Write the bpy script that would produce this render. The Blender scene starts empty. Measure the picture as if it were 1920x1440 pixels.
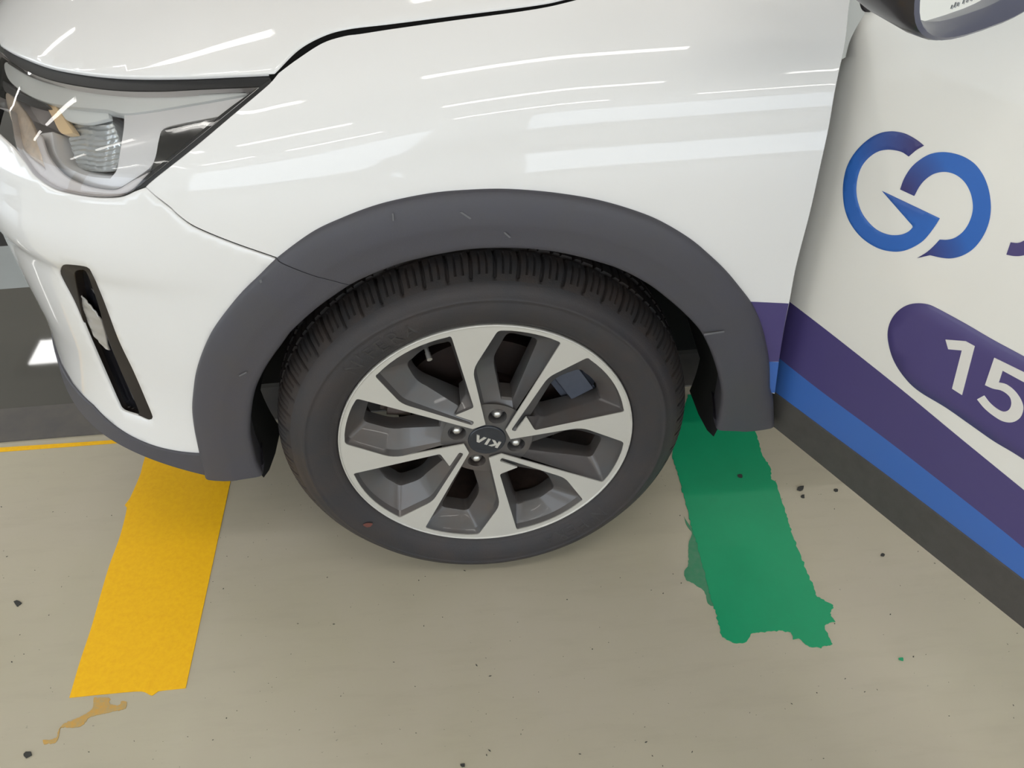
import bpy, bmesh, math, random
import numpy as np
from mathutils import Vector, Matrix, geometry
from mathutils.bvhtree import BVHTree

random.seed(7); rng = np.random.default_rng(7)
sc = bpy.context.scene
COL = sc.collection

# ------------------------------------------------------------------ camera
HZ = 0.318                                   # hub height above the floor
PITCH, YAW, ROLL, FPX = 0.735476, 0.0358113, -0.0566511, 1624.083
CAM = np.array([0.00995547, -0.9537707, 0.9847673 + HZ])
def cam_axes():
    cp, sp, cy, sy = math.cos(PITCH), math.sin(PITCH), math.cos(YAW), math.sin(YAW)
    f = np.array([sy * cp, cy * cp, -sp]); r = np.array([cy, -sy, 0.0]); u = np.cross(r, f)
    c, s = math.cos(ROLL), math.sin(ROLL)
    return np.array([c * r + s * u, -s * r + c * u, f])
AX = cam_axes()
cd = bpy.data.cameras.new('camera'); cam = bpy.data.objects.new('camera', cd); COL.objects.link(cam)
cd.sensor_fit = 'HORIZONTAL'; cd.sensor_width = 36.0; cd.lens = FPX * 36.0 / 1920.0
cd.clip_start = 0.02; cd.clip_end = 200
m = Matrix.Identity(4)
for i in range(3):
    m[i][0], m[i][1], m[i][2], m[i][3] = AX[0][i], AX[1][i], -AX[2][i], CAM[i]
cam.matrix_world = m
sc.camera = cam
def ray(q):
    v = np.array([(q[0] - 960) / FPX, -(q[1] - 720) / FPX, 1.0]) @ AX
    return v / np.linalg.norm(v)
def onfloor(q, z=0.0):
    v = ray(q); return CAM + v * ((z - CAM[2]) / v[2])

# ------------------------------------------------------------------ world, light, exposure
w = bpy.data.worlds.new('sky'); sc.world = w; w.use_nodes = True
bg = w.node_tree.nodes['Background']; bg.inputs[0].default_value = (0.80, 0.90, 1.0, 1); bg.inputs[1].default_value = 3.4
sc.view_settings.view_transform = 'Standard'; sc.view_settings.look = 'None'
sc.view_settings.gamma = 1.0; sc.view_settings.use_curve_mapping = False
sc.view_settings.exposure = 0.0
sc.cycles.use_denoising = True
sc.cycles.max_bounces = 6; sc.cycles.diffuse_bounces = 4; sc.cycles.glossy_bounces = 3; sc.cycles.transparent_max_bounces = 8; sc.cycles.sample_clamp_indirect = 6
TUBE_EMIT = 13.5

# ------------------------------------------------------------------ materials
def srgb(r, g, b):
    f = lambda c: c / 12.92 if c <= 0.04045 else ((c + 0.055) / 1.055) ** 2.4
    return (f(r / 255), f(g / 255), f(b / 255), 1)
MATS = {}
def mat(name, col, rough=0.5, metal=0.0, coat=0.0, spec=0.5, noise=0.0, nscale=40.0, bump=0.0, bscale=200.0, tint=None, emit=None, estr=0.0, rvar=0.0):
    if name in MATS: return MATS[name]
    m = bpy.data.materials.new(name); m.use_nodes = True; nt = m.node_tree; N = nt.nodes; L = nt.links
    b = N['Principled BSDF']
    b.inputs['Base Color'].default_value = col; b.inputs['Roughness'].default_value = rough
    b.inputs['Metallic'].default_value = metal; b.inputs['Coat Weight'].default_value = coat
    b.inputs['Coat Roughness'].default_value = 0.03; b.inputs['Specular IOR Level'].default_value = spec
    tc = N.new('ShaderNodeTexCoord')
    if noise > 0:
        nz = N.new('ShaderNodeTexNoise'); nz.inputs['Scale'].default_value = nscale; nz.inputs['Detail'].default_value = 6; nz.inputs['Roughness'].default_value = 0.65
        L.new(tc.outputs['Object'], nz.inputs['Vector'])
        mx = N.new('ShaderNodeMix'); mx.data_type = 'RGBA'
        t = tint or (col[0] * 0.6, col[1] * 0.58, col[2] * 0.56, 1)
        rp = N.new('ShaderNodeMapRange'); rp.inputs[1].default_value = 0.38; rp.inputs[2].default_value = 0.7; rp.inputs[4].default_value = noise
        L.new(nz.outputs['Fac'], rp.inputs[0]); L.new(rp.outputs[0], mx.inputs[0])
        mx.inputs[6].default_value = col; mx.inputs[7].default_value = t
        L.new(mx.outputs[2], b.inputs['Base Color'])
        if rvar:
            rr = N.new('ShaderNodeMapRange'); rr.inputs[3].default_value = rough - rvar; rr.inputs[4].default_value = rough + rvar
            L.new(nz.outputs['Fac'], rr.inputs[0]); L.new(rr.outputs[0], b.inputs['Roughness'])
    if bump > 0:
        nb = N.new('ShaderNodeTexNoise'); nb.inputs['Scale'].default_value = bscale; nb.inputs['Detail'].default_value = 4
        L.new(tc.outputs['Object'], nb.inputs['Vector'])
        bp = N.new('ShaderNodeBump'); bp.inputs['Strength'].default_value = bump; bp.inputs['Distance'].default_value = 0.001
        L.new(nb.outputs['Fac'], bp.inputs['Height']); L.new(bp.outputs[0], b.inputs['Normal'])
    if emit: b.inputs['Emission Color'].default_value = emit; b.inputs['Emission Strength'].default_value = estr
    MATS[name] = m; return m
def glass_mat(name, tint=(1, 1, 1, 1), ior=1.45, rough=0.0):
    m = bpy.data.materials.new(name); m.use_nodes = True; nt = m.node_tree; N = nt.nodes; L = nt.links
    for n in list(N):
        if n.type != 'OUTPUT_MATERIAL': N.remove(n)
    tr = N.new('ShaderNodeBsdfTransparent'); tr.inputs[0].default_value = tint
    gl = N.new('ShaderNodeBsdfGlossy'); gl.inputs['Roughness'].default_value = rough
    fr = N.new('ShaderNodeFresnel'); fr.inputs[0].default_value = ior
    mx = N.new('ShaderNodeMixShader')
    L.new(fr.outputs[0], mx.inputs[0]); L.new(tr.outputs[0], mx.inputs[1]); L.new(gl.outputs[0], mx.inputs[2])
    L.new(mx.outputs[0], N['Material Output'].inputs[0]); MATS[name] = m; return m

M_PAINT = mat('white_paint', (0.79, 0.78, 0.775, 1), 0.45, coat=1.0, noise=0.04, nscale=3)
M_VINYL = mat('door_white', (0.80, 0.775, 0.725, 1), 0.42, coat=0.25, noise=0.10, nscale=6, tint=(0.72, 0.68, 0.61, 1))
M_CLAD = mat('grey_plastic', (0.066, 0.064, 0.079, 1), 0.5, spec=0.45, noise=0.5, nscale=14, tint=(0.070, 0.066, 0.068, 1), bump=0.25, bscale=900)
M_SCUFF = mat('scuffed_plastic', (0.13, 0.13, 0.14, 1), 0.7)
M_BLACK = mat('black_plastic', (0.012, 0.012, 0.013, 1), 0.5)
M_GLOSSK = mat('gloss_black', (0.010, 0.010, 0.013, 1), 0.12, coat=0.6)
M_BEZEL = mat('brown_black', (0.014, 0.010, 0.009, 1), 0.4, spec=0.35)
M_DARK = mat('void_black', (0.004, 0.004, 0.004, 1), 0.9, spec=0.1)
M_RUBBER = mat('tyre_rubber', (0.030, 0.0285, 0.032, 1), 0.62, noise=0.6, nscale=16, tint=(0.048, 0.036, 0.033, 1), bump=0.3, bscale=500)
M_TREAD = mat('tread_rubber', (0.024, 0.0225, 0.024, 1), 0.7, noise=0.65, nscale=20, tint=(0.055, 0.035, 0.026, 1), bump=0.3, bscale=500)
M_LETTER = mat('letter_rubber', (0.040, 0.037, 0.038, 1), 0.55)
M_SILVER = mat('machined_alloy', (0.60, 0.585, 0.55, 1), 0.36, metal=0.3, noise=0.10, nscale=30, tint=(0.5, 0.48, 0.44, 1))
M_GREYW = mat('grey_alloy', (0.105, 0.105, 0.108, 1), 0.36, metal=0.25, coat=0.25, noise=0.55, nscale=12, tint=(0.115, 0.082, 0.066, 1))
M_BARREL = mat('dusty_barrel', (0.09, 0.06, 0.05, 1), 0.6, noise=0.7, nscale=25, tint=(0.03, 0.02, 0.02, 1))
M_CAP = mat('cap_navy', (0.018, 0.022, 0.032, 1), 0.3, coat=0.4)
M_CHROME = mat('chrome', (0.75, 0.75, 0.75, 1), 0.18, metal=1.0)
M_NUT = mat('nut_steel', (0.68, 0.67, 0.65, 1), 0.28, metal=0.85)
M_RUST = mat('rust_disc', (0.026, 0.013, 0.010, 1), 0.6, metal=0.3, noise=0.8, nscale=30, tint=(0.015, 0.010, 0.009, 1))
M_CALI = mat('caliper_cast', (0.16, 0.125, 0.11, 1), 0.6, noise=0.6, nscale=40)
M_STRUT = mat('blue_grey_bracket', (0.075, 0.085, 0.115, 1), 0.45, noise=0.5, nscale=30)
M_PURPLE = mat('purple_vinyl', srgb(72, 62, 116), 0.42, coat=0.15, noise=0.25, nscale=9, tint=srgb(78, 70, 118))
M_BLUE = mat('blue_vinyl', srgb(56, 104, 182), 0.42, coat=0.15, noise=0.2, nscale=9, tint=srgb(66, 104, 170))
M_WHITEV = mat('white_vinyl', srgb(222, 218, 212), 0.45)
M_SILL = mat('door_sill_plastic', (0.070, 0.064, 0.060, 1), 0.6, noise=0.4, nscale=40, bump=0.2, bscale=700)
M_LENS = glass_mat('clear_lens', (0.97, 0.97, 0.97, 1))
M_LGREY = mat('lamp_satin_grey', (0.86, 0.85, 0.86, 1), 0.3, metal=0.1, coat=0.3)
M_LWHITE = mat('lamp_white', (0.90, 0.93, 0.93, 1), 0.2, coat=0.6)
M_LDARK = mat('lamp_dark_grey', (0.09, 0.085, 0.085, 1), 0.3, coat=0.4)
M_LTAN = mat('lamp_tan_reflector', (0.78, 0.64, 0.50, 1), 0.25, metal=0.1, coat=0.5, noise=0.7, nscale=60, tint=(0.50, 0.42, 0.36, 1))
M_LPEACH = mat('lamp_amber_reflector', (1.0, 0.74, 0.44, 1), 0.3, coat=0.5)
M_CRYSTAL = mat('lamp_crystal', (0.62, 0.65, 0.66, 1), 0.16, metal=0.45, coat=0.8)
M_HOUS = mat('lamp_housing', (0.80, 0.75, 0.74, 1), 0.3, coat=0.3)
M_FOG = mat('fog_lens', (0.42, 0.40, 0.38, 1), 0.25, metal=0.3, coat=0.5)
M_YELLOW = mat('yellow_tape', srgb(255, 198, 22), 0.5, spec=0.25, noise=0.45, nscale=110, tint=srgb(238, 168, 16))
M_YELTHIN = mat('yellow_residue', srgb(206, 160, 78), 0.6, noise=0.8, nscale=120, tint=srgb(172, 160, 120))
M_GREEN = mat('green_paint', srgb(6, 156, 106), 0.42, coat=0.0, noise=0.3, nscale=20, tint=srgb(6, 144, 96))
M_GRNTHIN = mat('green_thin_paint', srgb(62, 138, 100), 0.45, noise=0.6, nscale=80, tint=srgb(96, 142, 116))
M_SCRAP = mat('dark_scrap', srgb(58, 58, 56), 0.8)
M_MIRROR = mat('mirror_glass', (0.9, 0.92, 0.92, 1), 0.02, metal=1.0)
M_MHOUSE = mat('mirror_black', (0.020, 0.017, 0.020, 1), 0.35, coat=0.3)
M_MFRAME = mat('mirror_frame', (0.10, 0.105, 0.15, 1), 0.35, coat=0.3)
M_INK = mat('grey_ink', (0.30, 0.31, 0.32, 1), 0.6)

# ------------------------------------------------------------------ object helpers
def link(o, parent=None):
    COL.objects.link(o)
    if parent:
        o.parent = parent
        o.matrix_parent_inverse = Matrix.Translation(-Vector(parent['o'])) if 'o' in parent else Matrix.Identity(4)
    return o
def empty(name, loc, parent=None):
    o = bpy.data.objects.new(name, None); o.empty_display_size = 0.1
    COL.objects.link(o)
    o.location = loc
    if parent: o.parent = parent
    return o
PAR_INV = {}
def mesh_obj(name, V, F, material, parent=None, smooth=True, label=None, sharp=None, normals=None):
    me = bpy.data.meshes.new(name)
    me.from_pydata([tuple(map(float, v)) for v in V], [], [tuple(int(i) for i in f) for f in F])
    me.validate(); me.update()
    for p in me.polygons: p.use_smooth = smooth
    if material: me.materials.append(material)
    o = bpy.data.objects.new(name, me); COL.objects.link(o)
    if sharp is not None and smooth:
        me.set_sharp_from_angle(angle=math.radians(sharp))
    if parent:
        o.parent = parent
        if parent in PAR_INV: o.matrix_parent_inverse = PAR_INV[parent]
    if label: o['label'] = label
    return o
def thing(o, label, cat, group=None, kind=None):
    o['label'] = label
    if cat: o['category'] = cat
    if group: o['group'] = group
    if kind: o['kind'] = kind
    return o
class MB:
    def __init__(s): s.V = []; s.F = []
    def add(s, V, F):
        b = len(s.V); s.V += [tuple(v) for v in V]; s.F += [tuple(i + b for i in f) for f in F]
    def box(s, a, b):
        x0, y0, z0 = a; x1, y1, z1 = b
        s.add([(x0,y0,z0),(x1,y0,z0),(x1,y1,z0),(x0,y1,z0),(x0,y0,z1),(x1,y0,z1),(x1,y1,z1),(x0,y1,z1)],
              [(0,3,2,1),(4,5,6,7),(0,1,5,4),(1,2,6,5),(2,3,7,6),(3,0,4,7)])
    def grid(s, G, closeu=False, closev=False, flip=False):
        nu, nv = len(G), len(G[0]); V = [p for row in G for p in row]; F = []
        for i in range(nu if closeu else nu - 1):
            for j in range(nv if closev else nv - 1):
                a = i * nv + j; b = i * nv + (j + 1) % nv; c = ((i + 1) % nu) * nv + (j + 1) % nv; d = ((i + 1) % nu) * nv + j
                F.append((a, d, c, b) if flip else (a, b, c, d))
        s.add(V, F)
    def build(s, name, m, parent=None, **k): return mesh_obj(name, s.V, s.F, m, parent, **k)

# spline through traced points; a third value of 1 marks a corner
def cr(pts, step=6.0, closed=True):
    P = [np.array(p[:2], float) for p in pts]; C = [len(p) > 2 and p[2] == 1 for p in pts]; n = len(P); out = []
    for i in range(n if closed else n - 1):
        p1, p2 = P[i], P[(i + 1) % n]
        p0 = p1 if (C[i] or (not closed and i == 0)) else P[i - 1]
        p3 = p2 if (C[(i + 1) % n] or (not closed and i == n - 2)) else P[(i + 2) % n]
        d = np.linalg.norm(p2 - p1)
        if d < 1e-9: continue
        def lim(t):
            l = np.linalg.norm(t); return t if l < 1.2 * d else t * (1.2 * d / l)
        m1 = (p2 - p0) * 0.5 if not C[i] else (p2 - p1); m2 = (p3 - p1) * 0.5 if not C[(i + 1) % n] else (p2 - p1)
        m1, m2 = lim(m1), lim(m2)
        k = max(1, int(round(d / step)))
        for j in range(k):
            t = j / k; t2 = t * t; t3 = t2 * t
            out.append((2*t3-3*t2+1)*p1 + (t3-2*t2+t)*m1 + (-2*t3+3*t2)*p2 + (t3-t2)*m2)
    if not closed: out.append(P[-1])
    return np.array(out)
def dense(ctrl, n=3000):
    c = cr([tuple(p) for p in ctrl], step=1e-3 * 2, closed=False)
    d = np.r_[0, np.cumsum(np.linalg.norm(np.diff(c, axis=0), axis=1))]
    return d, c

class Surf:
    """A smooth parametric surface P(s,t); panels are cut out of it."""
    def __init__(s, f, s0, s1, t0, t1, ns=260, nt=220):
        s.f = f; s.dom = (s0, s1, t0, t1); s.ns, s.nt = ns, nt; s.cache = {}
    def P(s, st): return s.f(st[:, 0], st[:, 1])
    def N(s, st, h=0.003):
        a = s.P(st + [h, 0]) - s.P(st - [h, 0]); b = s.P(st + [0, h]) - s.P(st - [0, h])
        n = np.cross(a, b); return n / np.maximum(np.linalg.norm(n, axis=1, keepdims=True), 1e-12) * s.sign
    sign = 1.0
    def at(s, st, off=0.0):
        st = np.atleast_2d(st); return s.P(st) + s.N(st) * np.reshape(off, (-1, 1) if np.ndim(off) else (1, 1))
    def bvh(s, off):
        k = round(off, 4)
        if k not in s.cache:
            S = np.linspace(s.dom[0], s.dom[1], s.ns); T = np.linspace(s.dom[2], s.dom[3], s.nt)
            g = np.array([(a, b) for a in S for b in T]); V = s.at(g, off); F = []
            for i in range(s.ns - 1):
                for j in range(s.nt - 1):
                    a = i * s.nt + j; F.append((a, a + 1, a + s.nt)); F.append((a + 1, a + s.nt + 1, a + s.nt))
            s.cache[k] = (BVHTree.FromPolygons([Vector(v) for v in V], F), g, V, F)
        return s.cache[k]
    def hit(s, q, off=0.0):
        B, g, V, F = s.bvh(off); v = ray(q)
        loc, n, idx, d = B.ray_cast(Vector(CAM), Vector(v))
        if idx is None: return None
        f = F[idx]; a, b, c = V[f[0]], V[f[1]], V[f[2]]; p = np.array(loc)
        e0, e1, e2 = b - a, c - a, p - a
        d00, d01, d11, d20, d21 = e0 @ e0, e0 @ e1, e1 @ e1, e2 @ e0, e2 @ e1; den = d00 * d11 - d01 * d01
        vv = (d11 * d20 - d01 * d21) / den; ww = (d00 * d21 - d01 * d20) / den
        return g[f[0]] * (1 - vv - ww) + g[f[1]] * vv + g[f[2]] * ww
    def trace(s, pts, off=0.0, step=6.0, closed=True):
        out = []
        for q in cr(pts, step, closed):
            h = s.hit(q, off)
            if h is None: print('MISS', q); continue
            out.append(h)
        return np.array(out)

def inpoly(pts, poly):
    x, y = pts[:, 0], pts[:, 1]; r = np.zeros(len(pts), bool); n = len(poly)
    for i in range(n):
        x1, y1 = poly[i]; x2, y2 = poly[(i + 1) % n]
        if y1 == y2: continue
        c = ((y1 > y) != (y2 > y)) & (x < (x2 - x1) * (y - y1) / (y2 - y1) + x1); r ^= c
    return r
def cdt(loops, spacing, margin=0.45):
    allb = np.vstack(loops); lo, hi = allb.min(0), allb.max(0)
    gx = np.arange(lo[0], hi[0] + spacing, spacing); gy = np.arange(lo[1], hi[1] + spacing, spacing)
    G = np.array([(a + (0.5 * spacing if j % 2 else 0), b) for j, b in enumerate(gy) for a in gx])
    ins = inpoly(G, loops[0])
    for h in loops[1:]: ins &= ~inpoly(G, h)
    G = G[ins]
    if len(G):
        keep = np.ones(len(G), bool)
        for lp in loops:
            a = lp; b = np.roll(lp, -1, 0)
            for i in range(len(a)):
                ab = b[i] - a[i]; L2 = ab @ ab + 1e-18
                t = np.clip(((G - a[i]) @ ab) / L2, 0, 1); d = np.linalg.norm(G - a[i] - t[:, None] * ab, axis=1)
                keep &= d > margin * spacing
        G = G[keep]
    V = [Vector(p) for p in allb] + [Vector(p) for p in G]; E = []; b = 0
    for lp in loops:
        n = len(lp); E += [(b + i, b + (i + 1) % n) for i in range(n)]; b += n
    vo, eo, fo, ov, oe, of = geometry.delaunay_2d_cdt(V, E, [], 0, 1e-7)
    vo = np.array([(p.x, p.y) for p in vo]); fo = [f for f in fo if len(f) == 3]
    cen = np.array([vo[list(f)].mean(0) for f in fo]); ok = inpoly(cen, loops[0])
    for h in loops[1:]: ok &= ~inpoly(cen, h)
    fo = [f for f, k in zip(fo, ok) if k]
    inv = {}
    for i, lst in enumerate(ov):
        for j in lst: inv[j] = i
    ids = []; b = 0
    for lp in loops: ids.append([inv.get(b + i) for i in range(len(lp))]); b += len(lp)
    return vo, fo, ids
def panel_data(surf, loops, off=0.0, hem=0.008, spacing=0.012, rnd=0.0008, offf=None):
    loops = [np.asarray(l) for l in loops]
    vo, fo, ids = cdt(loops, spacing)
    o = off if offf is None else off + offf(vo)
    N = surf.N(vo); V = surf.P(vo) + N * (np.reshape(o, (-1, 1)) if np.ndim(o) else o)
    V = list(V); F = []
    for f in fo:
        a, b, c = (V[i] for i in f); n = np.cross(b - a, c - a)
        F.append(f if n @ N[f[0]] > 0 else f[::-1])
    if hem:
        for lp in ids:
            lp = [i for i in lp if i is not None]; n = len(lp); r1, r2 = [], []
            ctr2 = vo
            for k in range(n):
                i, p_, q_ = lp[k], lp[k - 1], lp[(k + 1) % n]
                tan = V[q_] - V[p_]; lat = np.cross(tan, N[i]); lat /= max(np.linalg.norm(lat), 1e-9)
                # outward of the loop: test in parameter space
                V.append(V[i] + lat * 0 - N[i] * 0); r1.append((i, lat))
            # orientation by signed area
            A = 0.0
            for k in range(n):
                a, b = vo[lp[k]], vo[lp[(k + 1) % n]]; A += a[0] * b[1] - a[1] * b[0]
            del V[-n:]
            test = None
            ring1, ring2 = [], []
            # decide sign so that the rim moves away from the panel
            k = 0; i = lp[0]
            fs = [f for f in fo if i in f]
            cen = np.mean([V[j] for f in fs for j in f], axis=0)
            sg = -1.0 if (cen - V[i]) @ r1[0][1] > 0 else 1.0
            for i, lat in r1:
                V.append(V[i] + sg * lat * rnd - N[i] * rnd); ring1.append(len(V) - 1)
            for i, lat in r1:
                V.append(V[i] + sg * lat * rnd - N[i] * hem); ring2.append(len(V) - 1)
            for k in range(n):
                k2 = (k + 1) % n
                for ra, rb in ((lp, ring1), (ring1, ring2)):
                    q = (ra[k], rb[k], rb[k2], ra[k2])
                    F.append(q if sg * 1 > 0 else q)
    return np.array(V), F
def fix_normals(o):
    bm = bmesh.new(); bm.from_mesh(o.data); bmesh.ops.recalc_face_normals(bm, faces=bm.faces); bm.to_mesh(o.data); bm.free()
def panel(name, surf, loops, material, parent, off=0.0, hem=0.008, spacing=0.012, rnd=0.0008, label=None, offf=None, sharp=50):
    V, F = panel_data(surf, loops, off, hem, spacing, rnd, offf)
    return mesh_obj(name, V, F, material, parent, label=label, sharp=sharp)

# ------------------------------------------------------------------ the hall
FLOORZ = 0.0
def build_floor():
    m = bpy.data.materials.new('epoxy_floor'); m.use_nodes = True; nt = m.node_tree; N = nt.nodes; L = nt.links
    b = N['Principled BSDF']; tc = N.new('ShaderNodeTexCoord')
    def nz(scale, detail=6, vec=None, rough=0.6):
        n = N.new('ShaderNodeTexNoise'); n.inputs['Scale'].default_value = scale; n.inputs['Detail'].default_value = detail; n.inputs['Roughness'].default_value = rough
        L.new(vec or tc.outputs['Object'], n.inputs['Vector']); return n.outputs['Fac']
    def ramp(f, a, c_, lo=0.0, hi=1.0):
        r = N.new('ShaderNodeMapRange'); r.inputs[1].default_value = a; r.inputs[2].default_value = c_; r.inputs[3].default_value = lo; r.inputs[4].default_value = hi
        L.new(f, r.inputs[0]); return r.outputs[0]
    def mix(f, a, c_):
        x = N.new('ShaderNodeMix'); x.data_type = 'RGBA'; L.new(f, x.inputs[0])
        for s, v in ((6, a), (7, c_)):
            if isinstance(v, tuple): x.inputs[s].default_value = v
            else: L.new(v, x.inputs[s])
        return x.outputs[2]
    mp = N.new('ShaderNodeMapping'); mp.inputs['Scale'].default_value = (1.0, 5.0, 1.0); L.new(tc.outputs['Object'], mp.inputs[0])
    c = mix(ramp(nz(2.2), 0.35, 0.7), (0.475, 0.435, 0.325, 1), (0.505, 0.455, 0.365, 1))
    c = mix(ramp(nz(7, vec=mp.outputs[0]), 0.5, 0.8, 0, 0.5), c, (0.415, 0.375, 0.285, 1))
    c = mix(ramp(nz(150, 2), 0.72, 0.78, 0, 0.7), c, (0.16, 0.15, 0.13, 1))
    c = mix(ramp(nz(90, 3), 0.75, 0.8, 0, 0.5), c, (0.5, 0.5, 0.46, 1))
    L.new(c, b.inputs['Base Color'])
    L.new(ramp(nz(9), 0.3, 0.7, 0.28, 0.42), b.inputs['Roughness'])
    bp = N.new('ShaderNodeBump'); bp.inputs['Strength'].default_value = 0.08; bp.inputs['Distance'].default_value = 0.002
    L.new(nz(30), bp.inputs['Height']); L.new(bp.outputs[0], b.inputs['Normal'])
    return m
M_FLOOR = build_floor()
M_DARKFL = mat('dark_lane_epoxy', (0.115, 0.112, 0.102, 1), 0.03, noise=0.4, nscale=4, tint=(0.13, 0.122, 0.11, 1))
M_KERBFL = mat('lane_edge_band', (0.12, 0.11, 0.10, 1), 0.5, noise=0.6, nscale=14, tint=(0.07, 0.07, 0.075, 1))
M_BLUEFL = mat('pale_lane_band', (0.33, 0.36, 0.37, 1), 0.35, noise=0.3, nscale=10, tint=(0.27, 0.29, 0.29, 1))
M_CEIL = mat('ceiling_paint', (0.72, 0.71, 0.68, 1), 0.9, noise=0.1, nscale=2)
M_WALL = mat('wall_paint', (0.66, 0.66, 0.62, 1), 0.85, noise=0.1, nscale=2)
M_TUBE = mat('tube_glow', (1, 1, 1, 1), 0.5, emit=(1.0, 0.97, 0.92, 1), estr=TUBE_EMIT)
M_PANELGLOW = mat('panel_glow', (1, 1, 1, 1), 0.5, emit=(1, 0.99, 0.97, 1), estr=14.0)
M_FIXT = mat('fixture_white', (0.75, 0.75, 0.75, 1), 0.5)
M_FRAMEK = mat('fixture_black', (0.02, 0.02, 0.02, 1), 0.6)
CEIL = 2.42
b = MB(); b.box((-9, -7, -0.10), (9, 9, 0.0)); o = b.build('floor', M_FLOOR, smooth=False); thing(o, 'grey green epoxy garage floor with scuffs and specks', None, kind='structure'); FLOOR = o
def slab(name, m, x0, x1, y0, y1, label, h=0.0015):
    b = MB(); b.box((x0, y0, 0.0), (x1, y1, h)); o = b.build(name, m, smooth=False); thing(o, label, None, kind='structure'); return o
b = MB(); b.box((-9, -7, CEIL), (9, 9, CEIL + 0.15)); o = b.build('ceiling', M_CEIL, smooth=False); thing(o, 'pale painted garage ceiling', None, kind='structure')
def wall(name, boxes, label):
    b = MB()
    for a, c in boxes: b.box(a, c)
    o = b.build(name, M_WALL, smooth=False); thing(o, label, None, kind='structure')
wall('wall_far', [((-9, 8.8, 0), (9, 9, CEIL))], 'pale far garage wall')
wall('wall_left', [((-6.6, -7, 0), (-6.4, 9, 0.5)), ((-6.6, -7, 2.25), (-6.4, 9, CEIL)), ((-6.6, 3.5, 0.5), (-6.4, 9, 2.25)), ((-6.6, -2.2, 0.5), (-6.4, -1.7, 2.25))], 'garage side wall with a long opening')
wall('wall_right', [((2.9, -7, 0), (3.1, 9, 0.15)), ((2.9, -7, 2.3), (3.1, 9, CEIL)), ((2.9, -0.3, 0.15), (3.1, 9, 2.3)), ((2.9, -3.6, 0.15), (3.1, -3.3, 2.3))], 'garage side wall with an opening to daylight')
wall('wall_near', [((-9, -7, 0), (9, -6.8, 0.4)), ((-9, -7, 2.3), (9, -6.8, CEIL)), ((-9, -7, 0.4), (-6, -6.8, 2.3)), ((-0.6, -7, 0.4), (0.4, -6.8, 2.3)), ((7.5, -7, 0.4), (9, -6.8, 2.3))], 'garage wall behind the viewer with wide openings')
slab('floor_edge_band', M_KERBFL, -6, 3, 0.43, 0.535, 'worn dark band along the drive lane', 0.004)
slab('floor_lane', M_DARKFL, -6, 3, 0.535, 1.017, 'glossy dark grey drive lane floor', 0.004)
slab('floor_pale_band', M_BLUEFL, -6, 3, 1.017, 1.235, 'pale blue grey band beyond the dark lane', 0.004)
slab('floor_far_lane', M_BLACK, -6, 2.5, 1.235, 4.2, 'black far strip of the lane', 0.003)
# ceiling fluorescent battens
def batten(x, y, rz, L=1.2, label=''):
    e = empty('ceiling_light', (x, y, CEIL)); e.rotation_euler = (0, 0, rz)
    b = MB(); b.box((-L / 2, -0.055, -0.052), (L / 2, 0.055, 0.0)); b.build('fixture_body', M_FIXT, e, smooth=False)
    b = MB(); G = []
    for i in range(2):
        G.append([(-L / 2 + 0.02 + i * (L - 0.04), 0.052 * math.cos(a), -0.052 + 0.03 * math.sin(a)) for a in np.linspace(math.pi, 2 * math.pi, 10)])
    b.grid(G); b.build('diffuser', M_TUBE, e)
    thing(e, label, 'lamp', 'ceiling fluorescent battens')
ROWN = {-4.5: 'hindmost row', -2.7: 'back row', -0.9: 'near row', 0.9: 'middle row', 2.7: 'far row', 4.5: 'farthest row'}
COLN = {-5.1: 'outer left', -3.3: 'far left', -1.5: 'left', 0.3: 'centre', 2.1: 'right'}
for y in ROWN:
    for x in COLN:
        if y > 4 and x < -3: continue
        batten(x, y, 0, 1.25, 'white fluorescent ceiling batten, %s one of the %s' % (COLN[x], ROWN[y]))
# square LED panel that the dark lane mirrors
e = empty('panel_light', (-2.93, 3.80, CEIL))
b = MB(); b.box((-0.19, -0.19, -0.05), (0.19, 0.19, 0.0)); b.build('frame', M_FRAMEK, e, smooth=False)
b = MB(); b.box((-0.125, -0.125, -0.056), (0.125, 0.125, -0.0505)); b.build('diffuser', M_PANELGLOW, e, smooth=False)
thing(e, 'square white ceiling panel light in a black frame', 'lamp')

# ------------------------------------------------------------------ the car body surface
def sstep(a, b, x):
    t = np.clip((x - a) / (b - a), 0, 1); return t * t * (3 - 2 * t)
# plan curve at the widest height, rear to nose
YC, WH = 0.85, 0.88
X0, AN, NE = -0.05, 0.775, 2.85
pc = []
for x in np.linspace(1.0, X0, 200): pc.append((x, YC - WH))
for ph in np.linspace(0, math.pi / 2, 400)[1:]:
    pc.append((X0 - AN * math.sin(ph) ** (2 / NE), YC - WH * math.cos(ph) ** (2 / NE)))
pc = np.array(pc); PS = np.r_[0, np.cumsum(np.linalg.norm(np.diff(pc, axis=0), axis=1))]
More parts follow.
